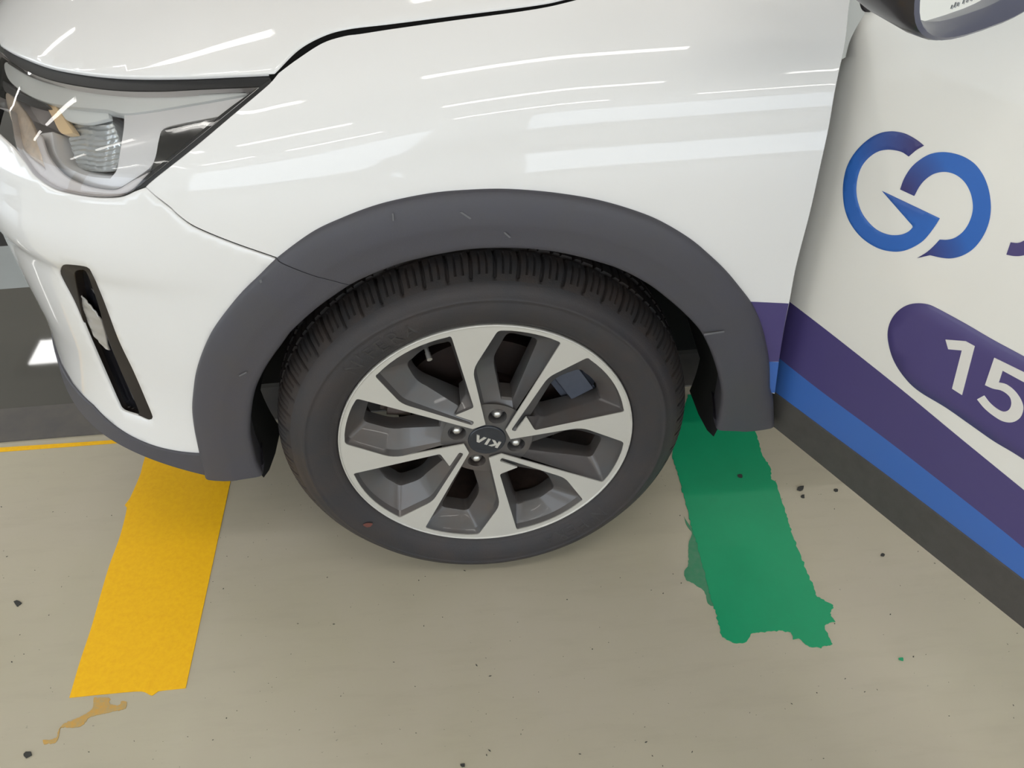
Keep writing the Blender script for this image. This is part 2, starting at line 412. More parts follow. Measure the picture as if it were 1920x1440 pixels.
# smooth the plan curve table by resampling evenly
ss = np.linspace(0, PS[-1], 1600); pc = np.c_[np.interp(ss, PS, pc[:, 0]), np.interp(ss, PS, pc[:, 1])]
ker = np.ones(61) / 61
pad = np.vstack([np.repeat(pc[:1], 30, 0) + (np.arange(-30, 0)[:, None] * (pc[1] - pc[0])), pc, np.repeat(pc[-1:], 30, 0) + (np.arange(1, 31)[:, None] * (pc[-1] - pc[-2]))])
pc = np.c_[np.convolve(pad[:, 0], ker, 'valid'), np.convolve(pad[:, 1], ker, 'valid')]
PS = ss
PROF = [(.085, -.22), (.050, -.09), (.034, .0), (.019, .1), (.008, .2), (.002, .3), (0, .38), (.004, .46), (.016, .53), (.040, .585), (.075, .622), (.12, .648), (.2, .676), (.33, .705), (.55, .73), (.88, .745)]
PT, PP = dense(PROF)
def body_f(s, t):
    C = np.c_[np.interp(s, PS, pc[:, 0]), np.interp(s, PS, pc[:, 1])]
    n = np.interp(t, PT, PP[:, 0]); z = np.interp(t, PT, PP[:, 1])
    kx = np.where(C[:, 0] > X0, C[:, 0], X0 + (C[:, 0] - X0) * 0.45)
    K = np.c_[kx, np.full(len(kx), YC)]
    fr = sstep(-0.25, -0.62, C[:, 0]) if False else 1 - sstep(-0.62, -0.25, C[:, 0])
    n = n * (1 - 0.85 * fr * (1 - sstep(0.25, 0.36, z))) - 0.05 * fr * (1 - sstep(-0.14, 0.15, z))
    n = n - 0.010 * fr * sstep(0.322, 0.352, z) * (1 - sstep(0.37, 0.47, z))
    n = n + 0.0035 * np.exp(-((z - 0.505) / 0.022) ** 2) * sstep(-0.20, 0.05, C[:, 0])
    wv = (n / WH)[:, None]
    P2 = C + (K - C) * wv
    drop = 0.10 * np.clip((0.15 - P2[:, 0]) / 0.9, 0, 2) ** 1.5 * 1.3
    z2 = z - drop * sstep(0.36, 0.64, z)
    return np.c_[P2, z2 + HZ]
BODY = Surf(body_f, 0.35, PS[-1] - 0.01, 0.02, PT[-1] - 0.02, 300, 240); BODY.sign = -1.0
_n = BODY.N(np.array([[1.0, 0.6]])); BODY.sign = -1.0 if _n[0][1] > 0 and BODY.sign == 1 else BODY.sign
if BODY.N(np.array([[1.0, 0.55]]))[0][1] > 0: BODY.sign *= -1

CAR = empty('car', (0.0, 0.85, 0.0))
PAR_INV[CAR] = Matrix.Translation((-0.0, -0.85, -0.0))
thing(CAR, 'white compact car with grey arch cladding, alloy front wheel and its front door open', 'car')

# fender
E_HF = [(523,137,1),(558,111),(605,81),(646,68),(675,64),(733,55),(850,38.5),(967,23),(1025,13.5),(1060,5.5),(1090,-2),(1300,-45),(1500,-85),(1615,-110,1)]
E_REAR = [(1593,0),(1584,80),(1572.6,132),(1563,180.5),(1553,240),(1535,323),(1518,399),(1492,500),(1479.5,566.7),(1470,613.6),(1459.6,678.6),(1452,738,1)]
E_ARCH = [(520.7,481),(585,434),(644,406),(703,384),(762,369.4),(821,359.4),(880,354.7),(938.6,353),(997.5,356),(1056,362.4),(1115,372.4),(1174,388.3),(1233,410.6),(1291.7,444.8),(1332,478),(1362,507),(1387,537),(1409.5,567),(1425,599),(1436,638),(1442.5,678),(1444,728)]
def inward(pts, d):   # pull arch edge a little under the cladding, towards the hub in the picture
    return [(p[0] + (930 - p[0]) * d, p[1] + (830 - p[1]) * d) for p in pts]
arch_in = inward(E_ARCH, 0.035)
E_LAMP = [(274,349.5,1),(292,335),(365,277),(437,216),(505,158),(523,137,1)]
fl = E_HF[:-1] + [(1615,-110,1)] + E_REAR + [arch_in[-1][:2] + (1,)] + arch_in[::-1][1:] + [(521,483,1),(434,452.5),(365,423.5),(333,401),(321,389),(292,366.5),(274,350.5,1)] + E_LAMP[1:-1]
st_f = BODY.trace(fl, step=8)
panel('front_fender', BODY, [st_f], M_PAINT, CAR, hem=0.005, label='white painted front fender')
# fender stickers
panel('purple_sticker', BODY, [BODY.trace([(1404,565.5,1),(1478.5,569,1),(1470,613),(1460,677.5,1),(1440,677.5,1)], step=6)], M_PURPLE, CAR, off=0.0006, hem=0.0005, rnd=0.0001, label='purple stripe sticker on fender')
panel('blue_sticker', BODY, [BODY.trace([(1440,678,1),(1460,678.5,1),(1452.5,736,1),(1442,736,1)], step=6)], M_BLUE, CAR, off=0.0006, hem=0.0005, rnd=0.0001, label='blue stripe sticker on fender')

# hood
E_HOOD = [(2,84),(29,99),(87.5,121),(146,132.7),(204,139.4),(262.5,142),(350,141.5),(437.5,138),(513,134.7,1),(557,91),(604,64.5),(652,51),(733,41),(850,26),(967,11.5),(1025,3),(1060,-5),(1300,-57),(1500,-99)]
st_h = BODY.trace(E_HOOD, step=8, closed=False)
tmax = PT[-1] - 0.03
st_h = np.vstack([st_h, [(st_h[-1][0] - 0.05, st_h[-1][1])], [(st_h[-1][0] - 0.05, tmax)], [(a, tmax) for a in np.linspace(st_h[-1][0], st_h[0][0] + 0.55, 30)], [(st_h[0][0] + 0.55, st_h[0][1] + 0.03), (st_h[0][0] + 0.2, st_h[0][1] + 0.02)]])
panel('hood', BODY, [st_h], M_PAINT, CAR, off=0.001, hem=0.006, rnd=0.002, label='white hood')

# bumper skin with an opening for the fog lamp bezel
E_BTOP = [(273,353,1),(254,360),(227.5,371),(189.6,373),(146,367.6),(102,356),(67,332.6),(46.7,306)]
E_BGAP = [(518,487.5,1),(433,457.8),(364,428.8),(332,406),(320,394),(291,371),(273,353,1)]
E_BARCH = [(518,487.5,1),(486,514.6),(451,549),(417,591),(396,622),(378.5,660),(368,695),(363,730),(361,764.6),(364.6,799),(370,827),(373,851,1)]
E_BBOT = [(373,851,1),(361,855.6),(312.5,848),(260,830.6),(222,811),(208,796),(174,768),(155,745)]
FOG = [(114.6,500),(122,495.5),(163,500.7),(173.6,514.6),(194.4,563),(222,636),(250,695),(274,750.7),(286.5,783),(279,789),(257,780),(229,770),(219,754),(194.4,698.6),(167,636),(139,570),(111,514.6)]
top = BODY.trace(E_BTOP, step=6, closed=False); bot = BODY.trace(E_BBOT, step=6, closed=False)
barch = BODY.trace(inward(E_BARCH, 0.02), step=6, closed=False); bgap = BODY.trace(E_BGAP, step=6, closed=False)
ext = [(top[-1][0] + d, top[-1][1] + e_) for d, e_ in ((0.03, 0.025), (0.08, 0.045), (0.14, 0.05), (0.3, 0.05), (0.62, 0.05))] + [(bot[-1][0] + 0.62, bot[-1][1]), (bot[-1][0] + 0.2, bot[-1][1] + 0.0), (bot[-1][0] + 0.1, bot[-1][1] - 0.0), (bot[-1][0] + 0.03, bot[-1][1] + 0.002)]
st_b = np.vstack([bgap[:-1], top[:-1] if len(top) else top, top[-1:], ext, bot[::-1], barch[::-1][1:-1]])
st_fog = BODY.trace(FOG, step=5)
panel('front_bumper', BODY, [st_b, st_fog], M_PAINT, CAR, hem=0.004, label='white front bumper skin')
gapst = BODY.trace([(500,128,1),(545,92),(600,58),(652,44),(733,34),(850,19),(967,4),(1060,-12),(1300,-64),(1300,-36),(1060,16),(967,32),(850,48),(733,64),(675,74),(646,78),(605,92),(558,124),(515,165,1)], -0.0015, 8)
panel('hood_gap_shade', BODY, [gapst], M_DARK, CAR, off=-0.0015, hem=0.003, label='black strip standing in for the shade in the hood gap')  # near-flush black strip, paints the shade of the open hood gap
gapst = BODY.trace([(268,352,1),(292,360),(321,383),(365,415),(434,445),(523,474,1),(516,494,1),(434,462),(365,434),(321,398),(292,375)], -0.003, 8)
panel('bumper_gap_shade', BODY, [gapst], M_DARK, CAR, off=-0.003, hem=0.003, label='black strip standing in for the shade between fender and bumper')  # black strip added under the seam to colour in its shade

# dark inner shell that closes the panel gaps
def shell():
    S = np.linspace(0.45, PS[-1] - 0.05, 110); T = np.linspace(0.04, PT[-1] - 0.04, 90)
    g = np.array([(a, b) for a in S for b in T]); V = BODY.at(g, -0.03); F = []; n = len(T)
    keep = {}
    def ok(v):
        r = math.hypot(v[0], v[2] - HZ); return r > 0.445 and -0.18 < v[0] < 0.38 and v[2] > 0.5
    for i in range(len(S) - 1):
        for j in range(n - 1):
            q = [i * n + j, i * n + j + 1, (i + 1) * n + j + 1, (i + 1) * n + j]
            if all(ok(V[k]) for k in q): F.append(tuple(q))
    used = sorted({k for f in F for k in f}); mp = {k: i for i, k in enumerate(used)}
    mesh_obj('inner_structure', [V[k] for k in used], [tuple(mp[k] for k in f) for f in F], M_DARK, CAR, label='black structure behind the panel gaps')
shell()

# ------------------------------------------------------------------ arch cladding
E_INNER = [(493,889.6),(481,865),(474,837.5),(469,810),(470.5,775),(476,740),(486,712.5),(503.5,681),(531,643),(547.5,621),(593,579.6),(635,549),(666,529.6),(710,510),(760,492),(822.5,477.5),(885,467.5),(952,465.4),(1004,468),(1056,475.4),(1108,488),(1160,504.6),(1212.5,531.7),(1254,563),(1285.5,591),(1312,620),(1328,649),(1341,683),(1350,717.5),(1353,744),(1349,775.5),(1343,804)]
E_OUTER = [(385,893),(376,856),(370,827),(364.6,799),(361,764.6),(363,730),(368,695),(378.5,660),(396,622),(417,591),(451,549),(486,514.6),(520.7,481)] + E_ARCH[1:] + [(1449,739),(1451,770),(1452,795)]
def arclen(c): return np.r_[0, np.cumsum(np.linalg.norm(np.diff(c, axis=0), axis=1))]
def resample(c, n):
    d = arclen(c); u = np.linspace(0, d[-1], n); return np.c_[[np.interp(u, d, c[:, k]) for k in range(c.shape[1])]].T
def pair(outer, inner, n, anchors):
    """match outer to inner edge by arc length between anchor pairs"""
    o, i = resample(cr(outer, 3, False), 1200), resample(cr(inner, 3, False), 1200)
    near = lambda c, q: int(np.argmin(np.linalg.norm(c - np.array(q), axis=1)))
    du, di = arclen(o) / arclen(o)[-1], arclen(i) / arclen(i)[-1]
    ko = [0.0] + [du[near(o, a)] for a, b_ in anchors] + [1.0]; ki = [0.0] + [di[near(i, b_)] for a, b_ in anchors] + [1.0]
    u = np.linspace(0, 1, n); v = np.interp(u, ko, ki)
    return np.c_[np.interp(u, du, o[:, 0]), np.interp(u, du, o[:, 1])], np.c_[np.interp(v, di, i[:, 0]), np.interp(v, di, i[:, 1])]
NCL = 190
po, pi_ = pair(E_OUTER, E_INNER, NCL, [((361, 764), (470, 785)), ((521, 481), (662, 532)), ((703, 384), (790, 484)), ((950, 353), (945, 465)), ((1200, 397), (1120, 491)), ((1338, 483), (1240, 552)), ((1425, 599), (1328, 649))])
WS = [0.0, 0.012, 0.04, 0.08, 0.2, 0.35, 0.5, 0.56, 0.62, 0.75, 0.88, 0.95, 0.985, 1.0]
OF = [-.004, .0035, .0065, .0085, .0105, .012, .0125, .0122, .0112, .0098, .0088, .0075, .005, .001]
so = np.array([BODY.hit(q, 0.0) for q in po]); si = np.array([BODY.hit(q, 0.004) for q in pi_])
def clad_rows(i0, i1):
    rows = []
    for i in range(i0, i1):
        st = np.array([so[i] * (1 - w_) + si[i] * w_ for w_ in WS]); P = BODY.at(st, np.array(OF))
        lip = P[-1]; r = np.array([lip[0], 0, lip[2] - HZ]); r /= np.linalg.norm(r)
        ret = [lip + np.array([0, d, 0]) + r * e_ for d, e_ in ((0.004, 0.001), (0.012, 0.003), (0.035, 0.008), (0.07, 0.014))]
        rows.append(list(P) + ret)
    return rows
def clad_end(mb, row, flip):
    row = np.array(row); n = np.array([0, 0.02, 0.004])
    mb.grid([row, row + n], flip=flip)
isplit = int(np.argmin(np.linalg.norm(po - np.array([523, 482]), axis=1)))
front = clad_rows(0, isplit + 1); rear = clad_rows(isplit, NCL)
rear[0] = [p * 0.75 + q * 0.25 for p, q in zip(rear[0], rear[1])]
b = MB(); b.grid(rear); clad_end(b, rear[0], False); clad_end(b, rear[-1], True)
o = b.build('fender_cladding', M_CLAD, CAR, label='dark grey textured plastic arch cladding on fender', sharp=40); fix_normals(o)
b = MB(); b.grid(front); clad_end(b, front[-1], True); clad_end(b, front[0], False)
E_LIPT = [(385,853),(361,853),(312.5,846),(260,828.6),(222,809),(208,794),(174,766),(152,738),(136,706,1)]
E_LIPB = [(136,724,1),(142,748),(153,776),(187.5,810),(222,829),(257,851),(295,865),(340,876),(385,893)]
lt = BODY.trace(E_LIPT[:-2], 0.003, 6, False); lb = BODY.trace(E_LIPB[3:], 0.003, 6, False)
ft = np.polyfit(lt[:, 0], lt[:, 1], 2); fb = np.polyfit(lb[:, 0], lb[:, 1], 2)
s_a, s_b = lt[0][0], max(lt[:, 0].max(), lb[:, 0].max())
sv = np.linspace(s_a, s_b, 40); sx = np.linspace(s_b + 0.02, s_b + 0.55, 20)
tt = np.r_[np.polyval(ft, sv), np.polyval(ft, s_b) + 0 * sx]; tb = np.r_[np.polyval(fb, sv), np.polyval(fb, s_b) + 0 * sx]
sv = np.r_[sv, sx]; lp = np.vstack([np.c_[sv, tt], np.c_[sv, tb][::-1]])
V, F = panel_data(BODY, [lp], 0.004, 0.03, 0.012, 0.002); b.add(V, F)
o = b.build('bumper_cladding', M_CLAD, CAR, label='dark grey plastic cladding along bumper corner and lower lip', sharp=40); fix_normals(o)

# pale scuffs on the cladding
for k, q in enumerate([[(735,400),(738,400),(739,414),(736,414)], [(862,398),(866,397),(884,409),(881,411)], [(944,436),(947,435),(958,445),(955,446)], [(486,526),(490,524),(492,529),(488,531)], [(1320,626),(1358,620),(1358,623),(1320,629)], [(448,704),(462,697),(463,699),(449,706)]]):
    st = BODY.trace([p + (1,) for p in q], 0.0125, 3)
    if len(st) > 3: panel('scuff_mark', BODY, [st], M_SCUFF, CAR, off=0.0128, hem=0.0004, rnd=0.0001)
# wheel arch liner
b = MB(); G = []
for th in np.linspace(math.radians(-11.5), math.radians(193), 72):
    c, s_ = math.cos(th), math.sin(th); rr = 0.398 - 0.018 * max(0.0, 0.3 - s_)
    low = max(0.0, 0.35 - s_); yt = 0.03 + 0.03 * low
    yb = 0.36 if s_ > 0.05 else 0.16
    G.append([(rr * c, yt, HZ + rr * s_), ((rr - 0.008) * c, yt + 0.015, HZ + (rr - 0.008) * s_), ((rr - 0.014) * c, 0.10, HZ + (rr - 0.014) * s_), ((rr - 0.016) * c, yb, HZ + (rr - 0.016) * s_)])
b.grid(G)
b.build('arch_liner', M_BLACK, CAR, label='black plastic wheel arch liner')
b = MB(); b.box((-0.40, 0.36, 0.19), (0.40, 0.38, 0.74)); b.build('inner_arch_wall', M_DARK, CAR, smooth=False, label='dark inner wall of wheel arch')
b = MB(); b.box((-0.62, 0.38, 0.15), (1.2, 1.3, 0.24)); b.build('underbody_tray', M_DARK, CAR, smooth=False, label='black underbody tray')

# ------------------------------------------------------------------ fog lamp
FOG_CH = [(141,509),(150,504),(163,507),(184,563),(201,622),(229,695),(253,747),(263,775),(255,778),(230,769),(221,757),(194,699),(170,640),(158,600),(149,556)]
ost = BODY.trace(FOG, -0.0015, 5); ch = BODY.trace(FOG_CH, -0.004, 5)
def shrink(st, k): c_ = st.mean(0); return c_ + (st - c_) * k
V, F = panel_data(BODY, [ost, ch], -0.002, 0.008, 0.01); b = MB(); b.add(V, F)
b.grid([BODY.at(np.vstack([ch, ch[:1]]), -0.002), BODY.at(np.vstack([ch, ch[:1]]), -0.016)])
fogb = b.build('fog_lamp_bezel', M_BEZEL, CAR, label='black slanted fog lamp bezel', sharp=40)
PAR_INV[fogb] = Matrix.Identity(4)
V, F = panel_data(BODY, [ch], -0.016, 0.0, 0.012); mesh_obj('bezel_floor', V, F, M_GLOSSK, fogb)
lampst = BODY.trace([(150,553,1),(173.6,580.6),(188,601),(196,628),(204,657,1),(194.4,651),(173.6,625.7),(160,594)], -0.006, 5)
o = panel('fog_lamp', BODY, [lampst], M_FOG, fogb, off=-0.006, hem=0.002, spacing=0.004, label='clear ribbed fog lamp lens', offf=lambda v: 0.0009 * np.sin(v[:, 1] * 1300))
for k in range(5):
    q = [(222 + k * 7, 757 + k * 3.6), (226 + k * 7, 757 + k * 3.6), (234 + k * 6.4, 768 + k * 2.6), (230 + k * 6.4, 768 + k * 2.6)]
    V, F = panel_data(BODY, [BODY.trace([p + (1,) for p in q], -0.013, 4)], -0.013, 0.003, 0.01); mesh_obj('slat', V, F, M_LDARK, fogb)

# ------------------------------------------------------------------ headlight
HL = empty('headlight', (0, 0, 0), CAR); HL.matrix_parent_inverse = PAR_INV[CAR]
z1 = lambda pts: [(p[0] / 3.4286, p[1] / 3.4286) + tuple(p[2:]) for p in pts]
LTOP = z1([(1660,560,1),(1300,575),(1000,588),(700,578),(400,533),(200,470),(60,385)])
LBOT = z1([(60,700),(100,930),(160,1040),(230,1130),(350,1210),(500,1250),(650,1266),(780,1258),(870,1215,1),(1660,560,1)])
lt = BODY.trace(LTOP, 0, 5, False); lb = BODY.trace(LBOT, 0, 5, False)
lens_st = np.vstack([lt, [(lt[-1][0] + 0.06, lt[-1][1] + 0.01)], [(lt[-1][0] + 0.14, lt[-1][1] - 0.01)], [(lt[-1][0] + 0.15, lt[-1][1] - 0.05)], [(lb[0][0] + 0.06, lb[0][1])], lb[:-1]])
panel('lens', BODY, [lens_st], M_LENS, HL, off=0.0, hem=0.0, label='clear headlight lens')
b = MB(); ring = resample(np.vstack([lens_st, lens_st[:1]]), 161)
b.grid([BODY.at(ring, -0.001), BODY.at(ring, -0.03), BODY.at(ring, -0.075)]); V, F = panel_data(BODY, [ring[:-1]], -0.075, 0.0, 0.02); b.add(V, F)
b.build('housing', M_HOUS, HL, label='grey headlight housing')
s_e = lt[-1][0] + 0.10; t_top = st_h[0][1] + 0.012; t_bot = top[-1][1] + 0.03
gr = np.array([(s_e, t_bot), (s_e + 0.5, t_bot), (s_e + 0.5, t_top), (s_e - 0.02, t_top)])
gr = np.vstack([gr[k] + (gr[(k + 1) % 4] - gr[k]) * u for k in range(4) for u in np.linspace(0, 1, 12)[:-1][:, None]])
panel('front_grille', BODY, [gr], M_GLOSSK, CAR, off=-0.012, hem=0.03, spacing=0.03, label='black front grille between the headlights')
seal = z1([(40,300),(100,345),(300,420),(500,460),(700,483),(900,492),(1200,490),(1500,479),(1770,466,1),(1790,480,1),(1680,570,1),(1660,556),(1300,572),(1000,584),(700,574),(400,529),(200,466),(30,362)])
panel('top_seal', BODY, [BODY.trace(seal, -0.006, 6)], M_BLACK, HL, off=-0.006, hem=0.02, label='black seal strip under the hood edge')
rseal = z1([(1750,500,1),(1765,520,1),(1500,742),(1250,952),(1000,1152),(930,1200,1),(860,1226,1),(960,1118),(1200,925),(1450,715)])
panel('rear_seal', BODY, [BODY.trace(rseal, -0.002, 6)], M_BLACK, HL, off=-0.002, hem=0.02, label='black seal beside the fender')
def lamp(name, pts, m, off, hem=0.02, label=None, **k):
    st = BODY.trace(z1(pts), off, 5)
    return panel(name, BODY, [st], m, HL, off=off, hem=hem, label=label, **k)
lamp('light_guide', [(40,400),(200,490),(400,550),(700,594),(1000,608),(1300,600),(1600,588,1),(1580,606,1),(1300,655),(1000,705),(800,728),(690,704),(500,688),(300,655),(150,590),(50,500)], M_LWHITE, -0.014, label='pale light guide bar')
lamp('guide_edge', [(50,392),(200,478),(400,540),(700,584),(1000,597),(1300,590),(1630,574,1),(1630,584,1),(1300,600),(1000,607),(700,594),(400,551),(200,491),(50,404)], M_CHROME, -0.010, 0.004, label='chrome edge line')
lamp('lower_guide', [(800,736,1),(1000,712),(1300,662),(1590,612,1),(1440,742,1),(1180,792),(1060,822),(1030,860),(1012,940),(1000,1010),(960,1080),(850,1158),(740,1215),(600,1200),(500,1170),(400,1110),(310,1000),(262,860,1),(335,850,1),(350,960),(400,1050),(500,1110),(600,1138),(710,1148,1),(752,1090),(775,960),(795,830)], M_LGREY, -0.018, 0.03, label='satin grey bezel')
lamp('dark_trim', [(20,520),(60,560),(150,610),(290,668,1),(310,690,1),(230,680),(120,640),(30,580)], M_LDARK, -0.016, 0.01, label='dark trim strip')
lamp('side_marker', [(1052,832),(1200,800),(1428,756,1),(1200,935),(960,1110,1),(1000,1010),(1022,900)], M_GLOSSK, -0.012, 0.01, label='smoked side marker')
lamp('turn_reflector', [(40,600),(70,760),(170,990),(290,1090,1),(260,960),(200,800),(130,690)], M_LTAN, -0.010, 0.004, label='tan tinted reflector')
lamp('amber_reflector', [(285,655,1),(340,670),(420,780),(470,855,1),(392,852),(340,760)], M_LPEACH, -0.022, 0.01, label='amber lit reflector')
lamp('projector_block', [(440,830),(560,745),(700,730,1),(765,900),(765,1010),(722,1092),(600,1098),(520,1080),(492,1050)], M_CRYSTAL, -0.034, 0.03, spacing=0.0025, offf=lambda v: 0.0011 * np.sin(v[:, 1] * 640 + 1.5 * np.sin(v[:, 0] * 90)), label='rippled clear projector block')
lamp('lower_trim', [(105,900),(160,1030),(240,1125),(360,1200),(500,1240),(650,1256),(770,1248),(860,1205),(955,1112,1),(850,1168),(740,1226),(600,1212),(500,1180),(400,1122),(308,1010),(258,868,1),(232,890),(262,985),(296,1096,1),(175,1000)], M_HOUS, -0.007, 0.003, label='pale trim along the lens bottom')
lamp('inner_shelf', [(360,700,1),(690,712,1),(700,760,1),(560,790),(430,770)], M_LWHITE, -0.024, 0.006, label='pale reflector shelf')

# ------------------------------------------------------------------ front wheel
ST, CB = 0.0264802, 0.0260814
nw = np.array([math.sin(ST) * math.cos(CB), -math.cos(ST) * math.cos(CB), math.sin(CB)])
exw = np.array([math.cos(ST), math.sin(ST), 0.0]); ezw = np.cross(exw, -nw)
if ezw[2] < 0: ezw = -ezw
WHL = empty('front_wheel', (0, 0, 0), CAR)
mw = Matrix.Identity(4)
for i in range(3): mw[i][0], mw[i][1], mw[i][2] = exw[i], -nw[i], ezw[i]
mw[2][3] = HZ
WHL.matrix_parent_inverse = PAR_INV[CAR]; WHL.matrix_basis = mw
WHL['label'] = 'front wheel with two tone alloy rim and worn tyre'
def pol(r, a): return np.array([r * math.cos(math.radians(a)), r * math.sin(math.radians(a))]) / 1000.0
def rot2(P, a):
    c, s_ = math.cos(math.radians(a)), math.sin(math.radians(a)); P = np.atleast_2d(P); return np.c_[P[:, 0] * c - P[:, 1] * s_, P[:, 0] * s_ + P[:, 1] * c]
def w3(P2, d): return np.c_[P2[:, 0], np.full(len(P2), 1.0) * d, P2[:, 1]]
def arc(r, a0, a1, n): return [pol(r, a) for a in np.linspace(a0, a1, n)]
def rounded(poly, rads, k=4):
    out = []; n = len(poly)
    for i in range(n):
        p0, p1, p2 = poly[i - 1], poly[i], poly[(i + 1) % n]; r = rads[i]
        a = p0 - p1; b_ = p2 - p1; la, lb_ = np.linalg.norm(a), np.linalg.norm(b_)
        if r <= 0 or la < 1e-9: out += [p1] * (k + 1); continue
        rr = min(r, la * 0.45, lb_ * 0.45); A = p1 + a / la * rr; B = p1 + b_ / lb_ * rr
        for j in range(k + 1):
            t = j / k; out.append((1 - t) ** 2 * A + 2 * t * (1 - t) * p1 + t * t * B)
    return np.array(out)
mm = 0.001
def xy(x, y): return np.array([x * mm, y * mm])
# pocket between the two bars of one V (unit frame, then turned 4 x 90 deg)
A_TOP = [pol(222, -0.8), xy(157, 17.1), xy(43, -13.2), xy(44.6, -19.6), xy(78, -12.4), xy(65, -42.7), pol(222, -35.2)]
A_RAD = [.006, .012, .0022, .0022, .0025, .004, .006]
A_WIN = [pol(190, -9.5), xy(150, -12), xy(70, -24.5), xy(72, -27), xy(80, -29), xy(79, -47), pol(192, -32.6)]
A_DEP = [.030, .030, .012, .012, .014, .020, .030]
B_TOP = [None, pol(222, 12.4), pol(222, 37.4), pol(151, 49.7), None]
j2, hh, gg, ii, jn = pol(37, -10.5), pol(222, 12.4), pol(222, 37.4), pol(151, 49.7), pol(37, 45.5)
def on_line(a, b_, r):
    for t in np.linspace(0, 1, 2000):
        p = a + (b_ - a) * t
        if np.hypot(*p) >= r: return p
m1, m2 = on_line(j2, hh, .066), on_line(jn, ii, .066)
B_TOP = [m1, hh, gg, ii, m2]
B_WIN = [pol(80, 11.5), pol(195, 17.5), pol(196, 32.0), pol(146, 37.5), pol(76, 24)]
def fill_rim(poly_top, ia, ib, n=8):
    """replace the straight rim edge ia->ib by an arc"""
    return poly_top
# silver face
def a_outline():
    P = rounded(A_TOP, A_RAD)
    a0 = P[-1]; a1 = P[0]
    t0, t1 = math.degrees(math.atan2(a0[1], a0[0])), math.degrees(math.atan2(a1[1], a1[0]))
    r0, r1 = np.hypot(*a0) * 1000, np.hypot(*a1) * 1000
    return np.vstack([P, [pol(r0 + (r1 - r0) * u, t0 + (t1 - t0) * u) + pol(5.5 * math.sin(math.pi * u) * 0.6, t0 + (t1 - t0) * u) * 0.45 for u in np.linspace(0, 1, 10)[1:-1]]])
def star_outline():
    P = []
    for k in range(4):
        a = 45 + 90 * k
        seg = []
        # hub corner, bar edge, rim corner, arc, rim corner, bend, next hub corner
        hr = rounded([pol(60, 8), hh, pol(222, 25)], [0, .006, 0])[5:10]
        gr = rounded([pol(222, 25), gg, ii], [0, .007, 0])[5:10]
        ir = rounded([gg, ii, jn], [0, .016, 0])[5:10]
        seg += [j2] + [p for p in hr]
        t0, t1 = math.degrees(math.atan2(hr[-1][1], hr[-1][0])), math.degrees(math.atan2(gr[0][1], gr[0][0]))
        seg += arc(222, t0, t1, 8)[1:-1] + [p for p in gr] + [p for p in ir] + [jn]
        P.append(rot2(np.array(seg), a))
    return np.vstack(P)
def dedup(P, eps=2e-5):
    out = [P[0]]
    for p in P[1:]:
        if np.linalg.norm(p - out[-1]) > eps: out.append(p)
    if np.linalg.norm(out[0] - out[-1]) < eps: out.pop()
    return np.array(out)
RO = 0.2285
outer = np.array([pol(RO * 1000, a) for a in np.linspace(0, 360, 160, endpoint=False)])
aP = dedup(a_outline()); star = dedup(star_outline())
holes = [rot2(aP, 45 + 90 * k) for k in range(4)] + [star]
vo, fo, ids = cdt([outer] + holes, 0.012)
def dface(P):     # the face dishes in a little towards the hub
    r = np.hypot(P[:, 0], P[:, 1]); return 0.004 * (1 - np.clip(r / 0.22, 0, 1)) ** 1.2 
V = list(np.c_[vo[:, 0], dface(vo), vo[:, 1]]); F = [f for f in fo]
for lp in ids[1:]:
    lp = [i for i in lp if i is not None]; n = len(lp); base = len(V)
    for i in lp: V.append(V[i] + np.array([0, 0.0022, 0]))
    F += [(lp[k], base + k, base + (k + 1) % n, lp[(k + 1) % n]) for k in range(n)]
o = mesh_obj('machined_face', V, F, M_SILVER, WHL, sharp=30, label='machined silver spoke faces'); fix_normals(o)
# rim lip
def revolve(prof, n, a0=0.0):
    return [[(r * math.cos(a), d, r * math.sin(a)) for r, d in prof] for a in np.linspace(0, 2 * math.pi, n, endpoint=False)]
b = MB(); b.grid(revolve([(0.2284, 0.0), (0.2288, -0.0012), (0.2300, -0.0020), (0.2312, -0.0016), (0.2318, 0.0), (0.2316, 0.006), (0.226, 0.014), (0.222, 0.02)], 128), closeu=True)
o = b.build('rim_lip', M_SILVER, WHL); fix_normals(o)
# dark grey pocket sides
mb = MB()
def seg_loft(tops, wins, dtop, dwin, rt=None):
    """tops / wins: matching closed corner lists; straight walls, then the window edge going back"""
    pass
aT = a_outline()
nA = len(aT)
rw = rounded(A_WIN, [.012, .016, .002, .002, .003, .006, .008])
dw = np.repeat(A_DEP, 5)
t0, t1 = math.degrees(math.atan2(rw[-1][1], rw[-1][0])), math.degrees(math.atan2(rw[0][1], rw[0][0]))
r0, r1 = np.hypot(*rw[-1]) * 1000, np.hypot(*rw[0]) * 1000
ext = [(pol(r0 + (r1 - r0) * u + 4 * math.sin(math.pi * u), t0 + (t1 - t0) * u)) for u in np.linspace(0, 1, 10)[1:-1]]
rw = np.vstack([rw, ext]); dw = np.r_[dw, [.030] * 8]
cw = rw.mean(0)
for k in range(4):
    a = 45 + 90 * k
    T, W_ = rot2(aT, a), rot2(rw, a); c_ = rot2(cw, a)
    mid = T * 0.88 + W_ * 0.12
    back = W_ * 0.97 + c_ * 0.03
    rows = [w3(T, 0.0018), np.c_[mid[:, 0], 0.0018 + (dw - .0018) * 0.30, mid[:, 1]], np.c_[W_[:, 0], dw, W_[:, 1]], np.c_[back[:, 0], dw + 0.004, back[:, 1]], np.c_[back[:, 0], np.full(len(back), 0.058), back[:, 1]]]
    mb.grid(rows, closev=True)
